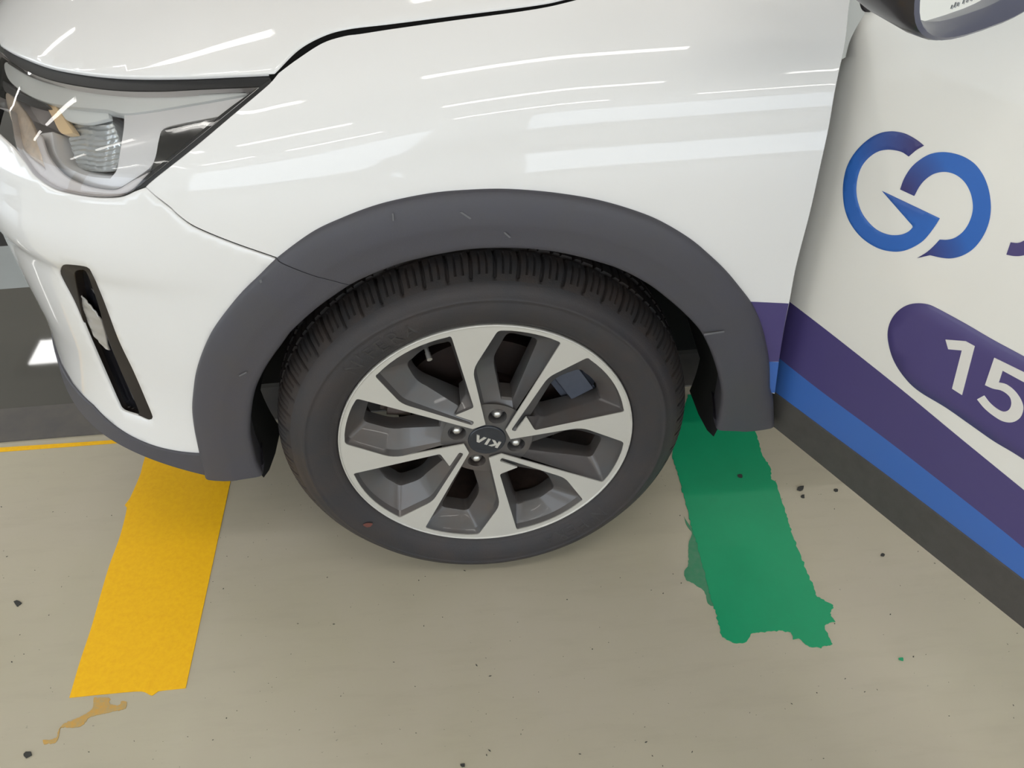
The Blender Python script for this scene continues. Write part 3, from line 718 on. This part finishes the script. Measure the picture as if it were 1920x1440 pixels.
# B pockets
bT = []
hr = rounded([m1, hh, pol(222, 25)], [0, .006, 0])[5:10]; gr = rounded([pol(222, 25), gg, ii], [0, .007, 0])[5:10]; ir = rounded([gg, ii, jn], [0, .016, 0])[5:10]
t0, t1 = math.degrees(math.atan2(hr[-1][1], hr[-1][0])), math.degrees(math.atan2(gr[0][1], gr[0][0]))
bT = np.array([m1] + list(hr) + arc(222, t0, t1, 8)[1:-1] + list(gr) + list(ir) + [m2])
w1 = rounded([B_WIN[0], B_WIN[1], B_WIN[2]], [0, .010, 0])[5:10]; w2 = rounded([B_WIN[1], B_WIN[2], B_WIN[3]], [0, .010, 0])[5:10]; w3_ = rounded([B_WIN[2], B_WIN[3], B_WIN[4]], [0, .016, 0])[5:10]
bW = np.array([B_WIN[0]] + list(w1) + [w1[-1] * (1 - u) + w2[0] * u for u in np.linspace(0, 1, 8)[1:-1]] + list(w2) + list(w3_) + [B_WIN[4]])
dB = np.full(len(bW), 0.032); dB[0] = dB[-1] = 0.020
dT = np.full(len(bT), 0.0018); dT[0] = dT[-1] = 0.0105
cB = bW.mean(0)
for k in range(4):
    a = 45 + 90 * k
    T, W_ = rot2(bT, a), rot2(bW, a); c_ = rot2(cB, a); mid = T * 0.85 + W_ * 0.15; back = W_ * 0.97 + c_ * 0.03
    rows = [np.c_[T[:, 0], dT, T[:, 1]], np.c_[mid[:, 0], dT + (dB - dT) * 0.34, mid[:, 1]], np.c_[W_[:, 0], dB, W_[:, 1]], np.c_[back[:, 0], dB + 0.004, back[:, 1]], np.c_[back[:, 0], np.full(len(back), 0.058), back[:, 1]]]
    mb.grid(rows, closev=True)
o = mb.build('spoke_sides', M_GREYW, WHL, sharp=28, label='dark grey painted spoke sides'); fix_normals(o)
# hub plate with lug holes
LUGA = [67, 157, 247, 337]
plate = np.array([pol(73, a) for a in np.linspace(0, 360, 72, endpoint=False)])
lh = [np.array([pol(50, a) + pol(14.6, t) for t in np.linspace(0, 360, 28, endpoint=False)]) for a in LUGA]
caph = np.array([pol(30.2, t) for t in np.linspace(0, 360, 48, endpoint=False)])
vo, fo, ids = cdt([plate] + lh + [caph], 0.01)
V = list(np.c_[vo[:, 0], 0.0085 + 0.002 * np.clip((np.hypot(vo[:, 0], vo[:, 1]) - .05) / .02, 0, 1), vo[:, 1]]); F = list(fo)
for lp in ids[1:5]:
    lp = [i for i in lp if i is not None]; n = len(lp); c_ = np.mean([V[i] for i in lp], axis=0)
    prev = lp
    for sc_, dd in ((0.97, .0012), (0.93, .028), (0.0, .0285)):
        base = len(V)
        for i in lp: V.append(c_ + (V[i] - c_) * np.array([sc_, 0, sc_]) + np.array([0, dd, 0]))
        F += [(prev[k], base + k, base + (k + 1) % n, prev[(k + 1) % n]) for k in range(n)]
        prev = [base + k for k in range(n)]
o = mesh_obj('hub_plate', V, F, M_GREYW, WHL, sharp=40, label='dark grey hub plate with bolt holes'); fix_normals(o)
# lug nuts
b = MB()
prof = [(0.0098, 0.020), (0.0098, 0.006), (0.0088, 0.0025), (0.0075, 0.001), (0.0062, -0.0022), (0.004, -0.004), (0.0001, -0.0046)]
b.grid([[(r * math.cos(a) * (1 + (0.05 if i % 2 and r > .009 else 0)), d, r * math.sin(a)) for r, d in prof] for i, a in enumerate(np.linspace(0, 2 * math.pi, 24, endpoint=False))], closeu=True)
nut0 = b.build('lug_nut', M_NUT, WHL, sharp=45); fix_normals(nut0)
for k, a in enumerate(LUGA):
    q = nut0 if k == 0 else nut0.copy()
    if k: COL.objects.link(q); q.parent = WHL
    p = pol(50, a); q.location = (p[0], 0.0155, p[1])
# centre cap and its raised letters
b = MB(); b.grid(revolve([(0.0305, 0.010), (0.0298, 0.0065), (0.0285, 0.0052), (0.0270, 0.0058), (0.018, 0.0046), (0.008, 0.0040), (0.0001, 0.0038)], 64), closeu=True)
o = b.build('centre_cap', M_CAP, WHL, label='round navy centre cap'); fix_normals(o)
def letter(polys, ang, m, d0, d1, name, cx=0, cy=0):
    mb = MB()
    for poly in polys:
        P = rot2(np.array(poly) * mm * 1.14, ang) + np.array([cx, cy]) * mm
        n = len(P); vo, fo, ids = cdt([P], 0.05)
        V = list(np.c_[vo[:, 0], np.full(len(vo), d0), vo[:, 1]]); F = list(fo); base = len(V); lp = ids[0]
        for i in lp: V.append(V[i] + np.array([0, d1 - d0, 0]))
        F += [(lp[k], base + k, base + (k + 1) % n, lp[(k + 1) % n]) for k in range(n)]
        mb.add(V, F)
    o = mb.build(name, m, WHL, smooth=False); fix_normals(o); return o
KK = [[(-19, -6), (-15, -6), (-15, -1.4), (-9.5, -6), (-4.4, -6), (-11.2, 0.3), (-5, 6), (-10, 6), (-15, 1.3), (-15, 6), (-19, 6)]]
II_ = [[(-2.6, -6), (1.4, -6), (1.4, 6), (-2.6, 6)]]
LA = [[(3.8, -6), (8.0, -6), (11.4, 1.6), (14.8, -6), (19, -6), (13.4, 6), (9.4, 6)]]
for nm, P in (('letter_k', KK), ('letter_i', II_), ('letter_a', LA)):
    letter(P, 180 - 30, M_SILVER, 0.0032, 0.006, nm)
# barrel
b = MB(); b.grid(revolve([(0.222, 0.018), (0.212, 0.032), (0.203, 0.06), (0.200, 0.11), (0.206, 0.17), (0.225, 0.19)], 96), closeu=True)
b.build('barrel', M_BARREL, WHL, label='brake dusted inner rim barrel')
# valve
b = MB(); p0 = np.array([*pol(180, 114)])
G = []
for d, r in ((0.0, .0001), (0.0, .0042), (.012, .0042), (.0125, .0033), (.026, .0036), (.040, .0048)):
    G.append([(r * math.cos(a), d, r * math.sin(a)) for a in np.linspace(0, 2 * math.pi, 14, endpoint=False)])
b.grid(G, closev=True); o = b.build('valve', M_NUT, WHL, sharp=40, label='metal tyre valve'); o.location = (p0[0], 0.018, p0[1]); o.rotation_euler = (0.35, 0, 0.2); fix_normals(o)
# tyre
def tyre():
    side = [(0.2305, 0.010), (0.2320, 0.004), (0.2345, 0.000), (0.2385, -0.003), (0.2400, -0.0045), (0.2425, -0.0048), (0.2445, -0.0062), (0.2540, -0.0100), (0.2650, -0.0120), (0.2750, -0.0122), (0.2790, -0.0114), (0.2800, -0.0122), (0.2835, -0.0116), (0.2845, -0.0100), (0.2920, -0.0065), (0.2985, -0.0018), (0.3030, 0.0030)]
    tread = [(0.3030, 0.0030), (0.3065, 0.0062), (0.3100, 0.0100), (0.3140, 0.0150), (0.3180, 0.0205), (0.3215, 0.0262), (0.3238, 0.0320), (0.3252, 0.0380), (0.3258, 0.0420), (0.3262, 0.0455), (0.3190, 0.0470), (0.3190, 0.0530), (0.3270, 0.0545), (0.3278, 0.070), (0.3280, 0.083), (0.321, 0.085), (0.321, 0.093), (0.3284, 0.095), (0.3284, 0.110), (0.321, 0.112), (0.321, 0.120), (0.327, 0.122), (0.325, 0.145), (0.318, 0.170), (0.305, 0.190), (0.28, 0.203), (0.25, 0.198), (0.228, 0.186)]
    NP = 60; SUB = 16; n = NP * SUB
    def squash(p):
        x, d, z = p
        zl = -HZ + 0.0005
        # blend the bottom against the floor plane (wheel frame is almost upright)
        if z < zl: 
            z = zl
        if z < -0.22:
            k = (-0.22 - z) / 0.10; 
            if d < 0.06: d -= 0.004 * k * math.exp(-((math.hypot(x, z) - 0.285) / 0.03) ** 2)
        return (x, d, z)
    ang = np.linspace(0, 2 * math.pi, n, endpoint=False)
    G = [[squash((r * math.cos(a), d, r * math.sin(a))) for r, d in side] for a in ang[::4]]
    b = MB(); b.grid(G, closeu=True); o = b.build('tyre_sidewall', M_RUBBER, WHL, label='black tyre sidewall with brown dust'); fix_normals(o)
    G = []
    for i, a in enumerate(ang):
        ph = i % SUB; row = []
        for j, (r, d) in enumerate(tread):
            dep = 0.0; aa = a
            if 1 <= j <= 9:
                # shoulder grooves sweep back as they climb
                aa = a + 0.020 * (((j - 1) / 8.0 - 0.5) ** 2)
                if ph in (0, 1): dep = 0.0055 if 2 <= j <= 9 else 0.002
                if ph in (6, 11) and 3 <= j <= 7: dep = 0.0035
            if 12 <= j <= 14 or 17 <= j <= 18:
                if ph in (3, 9, 10): dep = 0.004
            row.append(squash(((r - dep) * math.cos(aa), d, (r - dep) * math.sin(aa))))
        G.append(row)
    b = MB(); b.grid(G, closeu=True); o = b.build('tyre_tread', M_TREAD, WHL, sharp=35, label='tyre tread with cut shoulder blocks'); fix_normals(o)
    # raised model name, twice around the sidewall
    for rep, base_a in (('', 137.0), ('', -43.0)):
        cu = bpy.data.curves.new('sidewall_lettering', 'FONT'); cu.body = "N'FERA"; cu.size = 0.034; cu.extrude = 0.0; cu.space_character = 1.25; cu.resolution_u = 3
        to = bpy.data.objects.new('tmp', cu); COL.objects.link(to); bpy.context.view_layer.update()
        me = bpy.data.meshes.new_from_object(to.evaluated_get(bpy.context.evaluated_depsgraph_get()))
        COL.objects.unlink(to); bpy.data.objects.remove(to)
        P = np.array([v.co[:] for v in me.vertices]); w_ = P[:, 0].max(); V = []
        prof_r = np.array([p[0] for p in side]); prof_d = np.array([p[1] for p in side])
        for x, y, z in P:
            r = 0.2475 + y; a = math.radians(base_a) - (x - w_ * 0.0) / 0.262
            V.append((r * math.cos(a), float(np.interp(r, prof_r, prof_d)) - 0.0009, r * math.sin(a)))
        F = [tuple(p.vertices) for p in me.polygons]
        o = mesh_obj('sidewall_lettering', V, F, M_LETTER, WHL, smooth=False, label='faint raised lettering on tyre sidewall'); fix_normals(o)
tyre()
dot = np.array([-0.2106, -0.1494]); cdot = [(dot[0] + 0.0075 * math.cos(a) * (1 + 0.2 * math.sin(3 * a)), dot[1] + 0.0055 * math.sin(a)) for a in np.linspace(0, 2 * math.pi, 14, endpoint=False)]
V = [(x, -0.0128, z) for x, z in cdot] + [(dot[0], -0.0134, dot[1])]; F = [(k, (k + 1) % 14, 14) for k in range(14)]
o = mesh_obj('paint_dot', V, F, mat('faded_red_dot', (0.14, 0.045, 0.035, 1), 0.7), WHL, label='faded red dot on the tyre sidewall'); fix_normals(o)
# brake parts behind the spokes
b = MB(); b.grid(revolve([(0.03, 0.072), (0.075, 0.072), (0.078, 0.085), (0.140, 0.085), (0.141, 0.108), (0.03, 0.108)], 80), closeu=True)
o = b.build('brake_disc', M_RUST, WHL, sharp=40, label='rusty brake disc'); fix_normals(o)
def lump(name, ctr, size, m, rz=0, label=None, parent=WHL):
    bm = bmesh.new(); bmesh.ops.create_cube(bm, size=1.0)
    bmesh.ops.scale(bm, vec=size, verts=bm.verts); bmesh.ops.bevel(bm, geom=list(bm.edges), offset=min(size) * 0.22, segments=3, affect='EDGES')
    bmesh.ops.rotate(bm, verts=bm.verts, cent=(0, 0, 0), matrix=Matrix.Rotation(rz, 3, 'Y')); bmesh.ops.translate(bm, verts=bm.verts, vec=ctr)
    me = bpy.data.meshes.new(name); bm.to_mesh(me); bm.free()
    for p in me.polygons: p.use_smooth = True
    me.set_sharp_from_angle(angle=math.radians(35)); me.materials.append(m)
    o = bpy.data.objects.new(name, me); COL.objects.link(o); o.parent = parent
    if label: o['label'] = label
    return o
lump('brake_caliper', (0.135, 0.085, 0.085), (0.07, 0.075, 0.13), M_STRUT, -0.5, 'blue grey brake caliper')
lump('suspension_arm', (-0.135, 0.12, 0.03), (0.06, 0.10, 0.05), M_CALI, 0.2, 'dusty suspension joint')

# ------------------------------------------------------------------ open front door
AL = math.radians(63.0)
DD = np.array([math.cos(AL), -math.sin(AL), 0.0]); DN = np.array([-math.sin(AL), -math.cos(AL), 0.0]); DB = np.array([0.485, 0.058, 0.0]) + DN * 0.030
DPROF = [(-.012, -.30), (-.006, -.12), (0, -.06), (.009, .05), (.016, .16), (.020, .28), (.019, .40), (.010, .52), (-.010, .63), (-.040, .74), (-.085, .86), (-.14, .98), (-.2, 1.1)]
dz = np.array([p[1] for p in DPROF]); do_ = np.array([p[0] for p in DPROF])
dzz = np.linspace(-0.3, 1.1, 800); doo = np.interp(dzz, dz, do_); kk = np.ones(121) / 121; doo = np.convolve(np.pad(doo, 60, mode='edge'), kk, 'valid')
def door_f(s, t):
    o_ = np.interp(t, dzz, doo) - np.clip(0.02 - s, 0, 1) ** 2 * 4.0 - 0.012 * np.clip(s, 0, 2) ** 2
    return DB + DD * s[:, None] + DN * o_[:, None] + np.c_[0 * s, 0 * s, t + HZ]
DOOR = Surf(door_f, -0.09, 1.15, -0.28, 1.08, 240, 220); DOOR.sign = 1.0
if DOOR.N(np.array([[0.3, 0.2]]))[0] @ DN < 0: DOOR.sign = -1.0
DR = empty('front_door', (0, 0, 0), CAR); DR.matrix_parent_inverse = PAR_INV[CAR]; DR['label'] = 'open white front door with blue and purple stickers'
PAR_INV[DR] = Matrix.Identity(4)
KB = [(1440,790),(1454,800),(1540,869),(1701.5,1000),(1920,1175)]       # lower door edge
BB = [(1445,729),(1454,736),(1560,815),(1680,904),(1797,993),(1920,1087)] # under the blue
PB = [(1448,661),(1461,671),(1540,733),(1660,822),(1780,915),(1887.5,1000),(1920,1027)]
PTP = [(1462,552),(1482,567),(1560,627),(1680,722),(1800,821),(1920,919)]
def extend(st, e=0.75):
    d = st[-1] - st[-4]; d = d / max(abs(d[0]), 1e-6); k = st[-1]
    return np.vstack([st, [k + d * u for u in np.linspace(0.06, e, 8)]])
kb, bb, pb, pt = (extend(DOOR.trace(x, 0, 8, False)) for x in (KB, BB, PB, PTP))
front = [(-0.055, t) for t in np.linspace(kb[0][1], 0.50, 14)]
DFR = DOOR.trace([(1585,110),(1592,82),(1603,58),(1622,26),(1642,-6)], 0, 6, False)
st_d = np.vstack([kb, [(kb[-1][0], 0.84)], [(s_, 0.84 + 0.0 * s_) for s_ in np.linspace(kb[-1][0] - 0.05, DFR[-1][0] + 0.03, 14)], DFR[::-1], [(-0.055, DFR[0][1] - 0.05)], front[::-1][1:]])
panel('door_skin', DOOR, [st_d], M_VINYL, DR, hem=0.045, rnd=0.002, spacing=0.016, label='white door skin')
def decal(name, st, m, off=0.0007, label=None): return panel(name, DOOR, [st], m, DR, off=off, hem=off * 0.9, rnd=0.00005, spacing=0.02, label=label)
decal('purple_stripe', np.vstack([pt, pb[::-1]]), M_PURPLE, label='purple door stripe')
decal('blue_stripe', np.vstack([pb, bb[::-1]]), M_BLUE, label='blue door stripe')
panel('sill_strip', DOOR, [np.vstack([bb, kb[::-1]])], M_SILL, DR, off=0.0025, hem=0.03, rnd=0.0015, label='black plastic strip along the door bottom')
# logo
lg = lambda pts: [(1560 + p[0] / 5.3333, 230 + p[1] / 5.3333) + tuple(p[2:]) for p in pts]
LG_G = [(917,230,1),(840,170),(740,115),(650,92),(570,88),(480,105),(380,155),(280,240),(200,340),(145,450),(115,580),(108,700),(120,830),(155,950),(210,1050),(290,1145),(390,1220),(500,1270),(620,1290),(720,1280),(820,1240),(910,1180),(980,1100),(1030,1030),(1075,958,1),(500,685,1),(803,1030,1),(806,1046,1),(770,1085),(700,1118),(620,1127),(540,1115),(450,1075),(370,1005),(300,910),(258,800),(240,690),(248,580),(275,480),(320,400),(390,330),(470,285),(560,270),(650,280),(710,300),(765,338,1),(840,275)]
LG_O = [(680,668,1),(720,560),(790,450),(880,370),(980,315),(1100,295),(1220,310),(1330,350),(1430,420),(1510,530),(1560,660),(1583,800),(1578,940),(1540,1070),(1480,1180),(1400,1270),(1300,1330),(1190,1357),(1090,1350),(980,1325,1),(850,1355,1),(940,1300),(1010,1240),(1075,1170,1),(1150,1172),(1230,1150),(1310,1090),(1370,1000),(1405,890),(1405,790),(1380,690),(1330,600),(1260,535),(1180,500),(1100,493),(1010,515),(930,570),(870,640),(820,733,1)]
def print_mat(name, pts, rad):
    """printed blue that turns navy near given spots of the print"""
    m = bpy.data.materials.new(name); m.use_nodes = True; nt = m.node_tree; N = nt.nodes; L = nt.links; b = N['Principled BSDF']; b.inputs['Roughness'].default_value = 0.42
    at = N.new('ShaderNodeAttribute'); at.attribute_name = 'navy'
    mx = N.new('ShaderNodeMix'); mx.data_type = 'RGBA'; mx.inputs[6].default_value = srgb(44, 100, 182); mx.inputs[7].default_value = srgb(56, 48, 104)
    L.new(at.outputs['Fac'], mx.inputs[0]); L.new(mx.outputs[2], b.inputs['Base Color']); return m
M_LOGO = print_mat('logo_print', None, None)
def logo(name, pts, spots, label):
    st = DOOR.trace(lg(pts), 0.0007, 4); o = panel(name, DOOR, [st], M_LOGO, DR, off=0.0007, hem=0.0006, rnd=0.00005, spacing=0.005, label=label)
    at = o.data.attributes.new('navy', 'FLOAT', 'POINT')
    S = [(DOOR.at(DOOR.hit(lg([q[:2]])[0], 0.0007))[0], q[2]) for q in spots]
    for i, v in enumerate(o.data.vertices):
        at.data[i].value = max(0.0, max(1.0 - np.linalg.norm(np.array(v.co) - p) / r for p, r in S)) ** 0.8
logo('logo_g', LG_G, [(860,230,0.085)], 'blue letter G of the door logo')
logo('logo_o', LG_O, [(720,680,0.06), (900,1340,0.06)], 'blue letter O of the door logo')
decal('logo_hook', DOOR.trace(lg([(1743,1320,1),(1785,1198,1),(1850,1205),(1900,1190),(1960,1150),(2000,1090,1),(2090,1130,1),(2050,1220),(1980,1300),(1900,1330),(1820,1334)]), 0.0007, 4), M_PURPLE, label='purple letter hook at the logo end')
nb = lambda pts: [(1640 + p[0] / 4.5, 540 + p[1] / 4.5) + tuple(p[2:]) for p in pts]
pill = DOOR.trace(nb([(1700,822,1),(1260,580),(1000,440),(760,300),(520,170),(450,140),(370,130),(290,140),(220,175),(160,235),(122,310),(108,390),(118,480),(150,590),(210,700),(300,810),(400,890),(600,1010),(800,1150),(1000,1290),(1200,1410),(1700,1740,1)]), 0.0007, 6, False)
d0 = pill[0] - pill[3]; d0 = d0 / abs(d0[0]); d1 = pill[-1] - pill[-4]; d1 = d1 / abs(d1[0])
e0, e1 = pill[0] + d0 * 0.30, pill[-1] + d1 * 0.30; em = (e0 + e1) / 2; rr = np.linalg.norm(e1 - e0) / 2
cap_ = [em + (e1 - em) * math.cos(a) + np.array([rr, 0]) * math.sin(a) * 0.9 for a in np.linspace(0, math.pi, 14)]
pill = np.vstack([pill, cap_])
decal('phone_banner', pill, M_PURPLE, label='purple rounded banner')
decal('digit_one', DOOR.trace(nb([(597,437,1),(765,450,1),(842,492,1),(735,903,1),(652,850,1),(735,527,1),(620,517,1)]), 0.0014, 4), M_WHITEV, 0.0014, 'white digit 1')
decal('digit_five', DOOR.trace(nb([(1008,590,1),(1310,738,1),(1290,812,1),(1078,697,1),(1045,798,1),(1110,815),(1180,870),(1230,940),(1252,1010),(1235,1080),(1195,1120),(1140,1135),(1070,1120),(990,1070),(920,1010),(863,940,1),(922,908,1),(970,970),(1030,1020),(1085,1045),(1130,1030),(1152,985),(1145,930),(1110,890),(1060,862),(1000,850),(930,820,1)]), 0.0014, 4), M_WHITEV, 0.0014, 'white digit 5')
# mirror: a shell opening towards the door's rear edge
MC = DB + DD * 0.245 + DN * 0.135 + np.array([0, 0, 0.768 + HZ])
mb = MB(); rows = []
for u, sc_ in ((-0.075, 0.04), (-0.068, 0.25), (-0.05, 0.46), (-0.015, 0.68), (0.03, 0.85), (0.075, 0.95), (0.115, 1.0), (0.13, 1.0), (0.134, 0.985)):
    row = []
    for a in np.linspace(0, 2 * math.pi, 48, endpoint=False):
        ca, sa = math.cos(a), math.sin(a)
        x = math.copysign(abs(ca) ** 0.7, ca) * 0.105 * sc_; z = math.copysign(abs(sa) ** 0.7, sa) * 0.072 * sc_
        row.append(MC + DN * x + np.array([0, 0, z + 0.02 * (1 - sc_)]) + DD * (u - 0.13))
    rows.append(row)
mb.grid(rows, closev=True); o = mb.build('mirror_housing', M_MHOUSE, DR, label='black wing mirror housing', sharp=40); fix_normals(o)
mb = MB(); rows2 = []
for u, sc_ in ((0.134, 0.985), (0.136, 0.95), (0.128, 0.90), (0.116, 0.86)):
    row = []
    for a in np.linspace(0, 2 * math.pi, 48, endpoint=False):
        ca, sa = math.cos(a), math.sin(a)
        row.append(MC + DN * math.copysign(abs(ca) ** 0.7, ca) * 0.105 * sc_ + np.array([0, 0, math.copysign(abs(sa) ** 0.7, sa) * 0.072 * sc_]) + DD * (u - 0.13))
    rows2.append(row)
mb.grid(rows2, closev=True); o = mb.build('mirror_frame', M_MFRAME, DR, label='grey rim of the mirror opening', sharp=40); fix_normals(o)
g = rows2[-1]; mesh_obj('mirror_glass', [p for p in g], [tuple(range(len(g)))], M_MIRROR, DR, smooth=False, label='mirror glass')
mb = MB()
for a, b_, c_ in ((0.02, 0.17, 0.0),):
    P = MC + DN * -0.12 + DD * -0.06
    mb.box((P[0] - 0.03, P[1] - 0.03, P[2] - 0.03), (P[0] + 0.03, P[1] + 0.03, P[2] + 0.02))
mb.build('mirror_foot', M_MHOUSE, DR, smooth=False, label='black mirror foot')

# unreadable print on the glass, black sail panel at the door's front corner, pale pillar beyond
gc = np.mean(g, axis=0); gn = DD
mb = MB()
for q, l_ in (((1784, 17), 3), ((1790, 14.5), 4), ((1796, 12), 3), ((1806, 7.5), 4), ((1813, 5), 4), ((1821, 2), 4)):
    v = ray(q); P = CAM + v * (((gc - CAM) @ gn) / (v @ gn)) + gn * 0.0006
    ux, uz = DN * 0.0008, np.array([0, 0, 0.0011 * l_])
    mb.add([P - ux, P + ux, P + ux + uz, P - ux + uz], [(0, 1, 2, 3)])
mb.build('glass_print', M_INK, DR, smooth=False, label='tiny grey warning print on the mirror glass')
sail = DOOR.trace([(1611,-40,1),(1612,5),(1617,18),(1626,21),(1636,14),(1646,-4),(1662,-40,1)], 0.004, 5)
panel('mirror_sail', DOOR, [sail], M_MHOUSE, DR, off=0.004, hem=0.012, rnd=0.001, label='black corner piece at the front of the door')
b = MB(); b.box((0.50, 0.16, 0.70), (0.75, 0.20, 1.35)); b.build('windscreen_pillar', M_LWHITE, CAR, smooth=False, label='pale windscreen pillar seen past the door')

# ------------------------------------------------------------------ floor paint and scraps
def flat(name, pts, m, label, cat, z=0.0012, step=6, group=None, jitter=0.0):
    P = cr(pts, step, True); W_ = np.array([onfloor(q, z)[:2] for q in P])
    if jitter: W_ = W_ + rng.normal(0, jitter, W_.shape)
    vo, fo, ids = cdt([W_], 0.05); V = [np.array([p[0], p[1], z]) for p in vo]; F = []
    for f in fo:
        a, b_, c_ = (V[i] for i in f); F.append(f if np.cross(b_ - a, c_ - a)[2] > 0 else f[::-1])
    lp = [i for i in ids[0] if i is not None]; n = len(lp); base = len(V)
    for i in lp: V.append(np.array([V[i][0], V[i][1], 0.0002]))
    F += [(lp[k], base + k, base + (k + 1) % n, lp[(k + 1) % n]) for k in range(n)]
    o = mesh_obj(name, V, F, m, None, smooth=False)
    thing(o, label, cat, group); return o
flat('yellow_floor_stripe', [(268,870,1),(262,892),(243,935),(234,947),(238,952),(225,1005),(205,1060),(190,1110),(170,1180),(150,1240),(130,1308,1),(200,1301),(265,1296),(285,1304),(296,1296),(348,1290,1),(434,893,1),(475,700,1),(320,700,1)], M_YELLOW, 'broad yellow tape stripe on the floor under the bumper corner', 'floor marking')
flat('yellow_tape_scrap', [(176,1308,1),(172,1330),(150,1344),(118,1358),(110,1368),(104,1384),(80,1388,1),(82,1394),(104,1392),(112,1372),(116,1364),(150,1362),(170,1344),(205,1336),(236,1328,1),(238,1316),(228,1314),(222,1322),(208,1320),(206,1308,1)], M_YELTHIN, 'thin torn yellow tape residue below the yellow stripe', 'tape scrap', z=0.0008, step=3, jitter=0.0006)
flat('yellow_floor_line', [(-400,872,1),(0,847,1),(212,831,1),(400,818,1),(400,812,1),(212,825,1),(0,839,1),(-400,864,1)], M_YELLOW, 'thin yellow line along the dark lane at the left', 'floor marking', step=40)
flat('green_floor_stripe', [(1290,740,1),(1263,830),(1262,862),(1270,885),(1281,925),(1290,960),(1300,1000),(1315,1050),(1330,1110),(1345,1160),(1352,1190,1),(1370,1203),(1392,1205),(1403,1200),(1408,1188),(1420,1185),(1478,1183),(1488,1199),(1496,1196),(1515,1210),(1535,1213),(1561,1209,1),(1553,1190),(1546,1172),(1566,1165,1),(1556,1150),(1563,1136),(1550,1128),(1530,1116,1),(1525,1100),(1505,1050),(1485,1000),(1468,945),(1455,905),(1447,898),(1446,880),(1440,870),(1430,853),(1424,832),(1412,800),(1385,740,1)], M_GREEN, 'green painted floor stripe with ragged end behind the wheel', 'floor marking', step=4, jitter=0.0009)
flat('green_paint_smear', [(1282,968,1),(1292,984),(1302,1000),(1318,1050),(1332,1090),(1344,1138,1),(1328,1132),(1320,1108),(1300,1094),(1286,1086),(1283,1068),(1290,1062),(1291,1020),(1297,1000),(1288,985)], M_GRNTHIN, 'thin translucent green paint smear beside the green stripe', 'paint smear', z=0.0007, step=4, jitter=0.0005)
for q, r, lab in (((33, 1130), 9, 'dark torn scrap left of the yellow stripe'), ((50, 1415), 10, 'dark ragged scrap at the bottom left corner'), ((1502, 915), 7, 'dark chip on floor nearest the open door'), ((1505, 930), 5, 'small dark chip just below another by the door'), ((1568, 918), 5, 'lone dark crumb close to the door sill'), ((1388, 892), 6, 'dark crumb lying on the green stripe'), ((1655, 1040), 4, 'dark crumb on bare floor right of the green stripe'), ((1690, 1235), 5, 'small green paint flake at the lower right'), ((868, 1434), 5, 'dark crumb at the bottom centre edge')):
    k = 7; pts = []
    for a in range(k):
        rr = r * (0.55 + 0.6 * random.random()); pts.append((q[0] + rr * math.cos(a * 2 * math.pi / k) * 1.1, q[1] + rr * 0.75 * math.sin(a * 2 * math.pi / k), 1))
    flat('floor_scrap', pts, M_GREEN if 'green paint' in lab else M_SCRAP, lab, 'debris', z=0.0022, step=20)
# scattered grit, too fine to count
mb = MB()
for k in range(230):
    q = (random.uniform(0, 1920), random.uniform(880, 1440)); P = onfloor(q)
    if P[1] > 0.3: continue
    s_ = random.choice([0.0004, 0.0005, 0.0006, 0.0008, 0.0011]); a = random.uniform(0, 6.28); e_ = random.uniform(1, 3)
    c, s2 = math.cos(a) * s_, math.sin(a) * s_
    mb.add([(P[0] - c * e_, P[1] - s2 * e_, 0.0002), (P[0] + s2, P[1] - c, 0.0002), (P[0] + c * e_, P[1] + s2 * e_, 0.0002), (P[0] - s2, P[1] + c, 0.0002), (P[0], P[1], 0.0002 + s_)], [(0, 1, 4), (1, 2, 4), (2, 3, 4), (3, 0, 4)])
o = mb.build('floor_grit', M_SCRAP, smooth=False); thing(o, 'fine dark grit scattered over the floor', 'grit', kind='stuff')
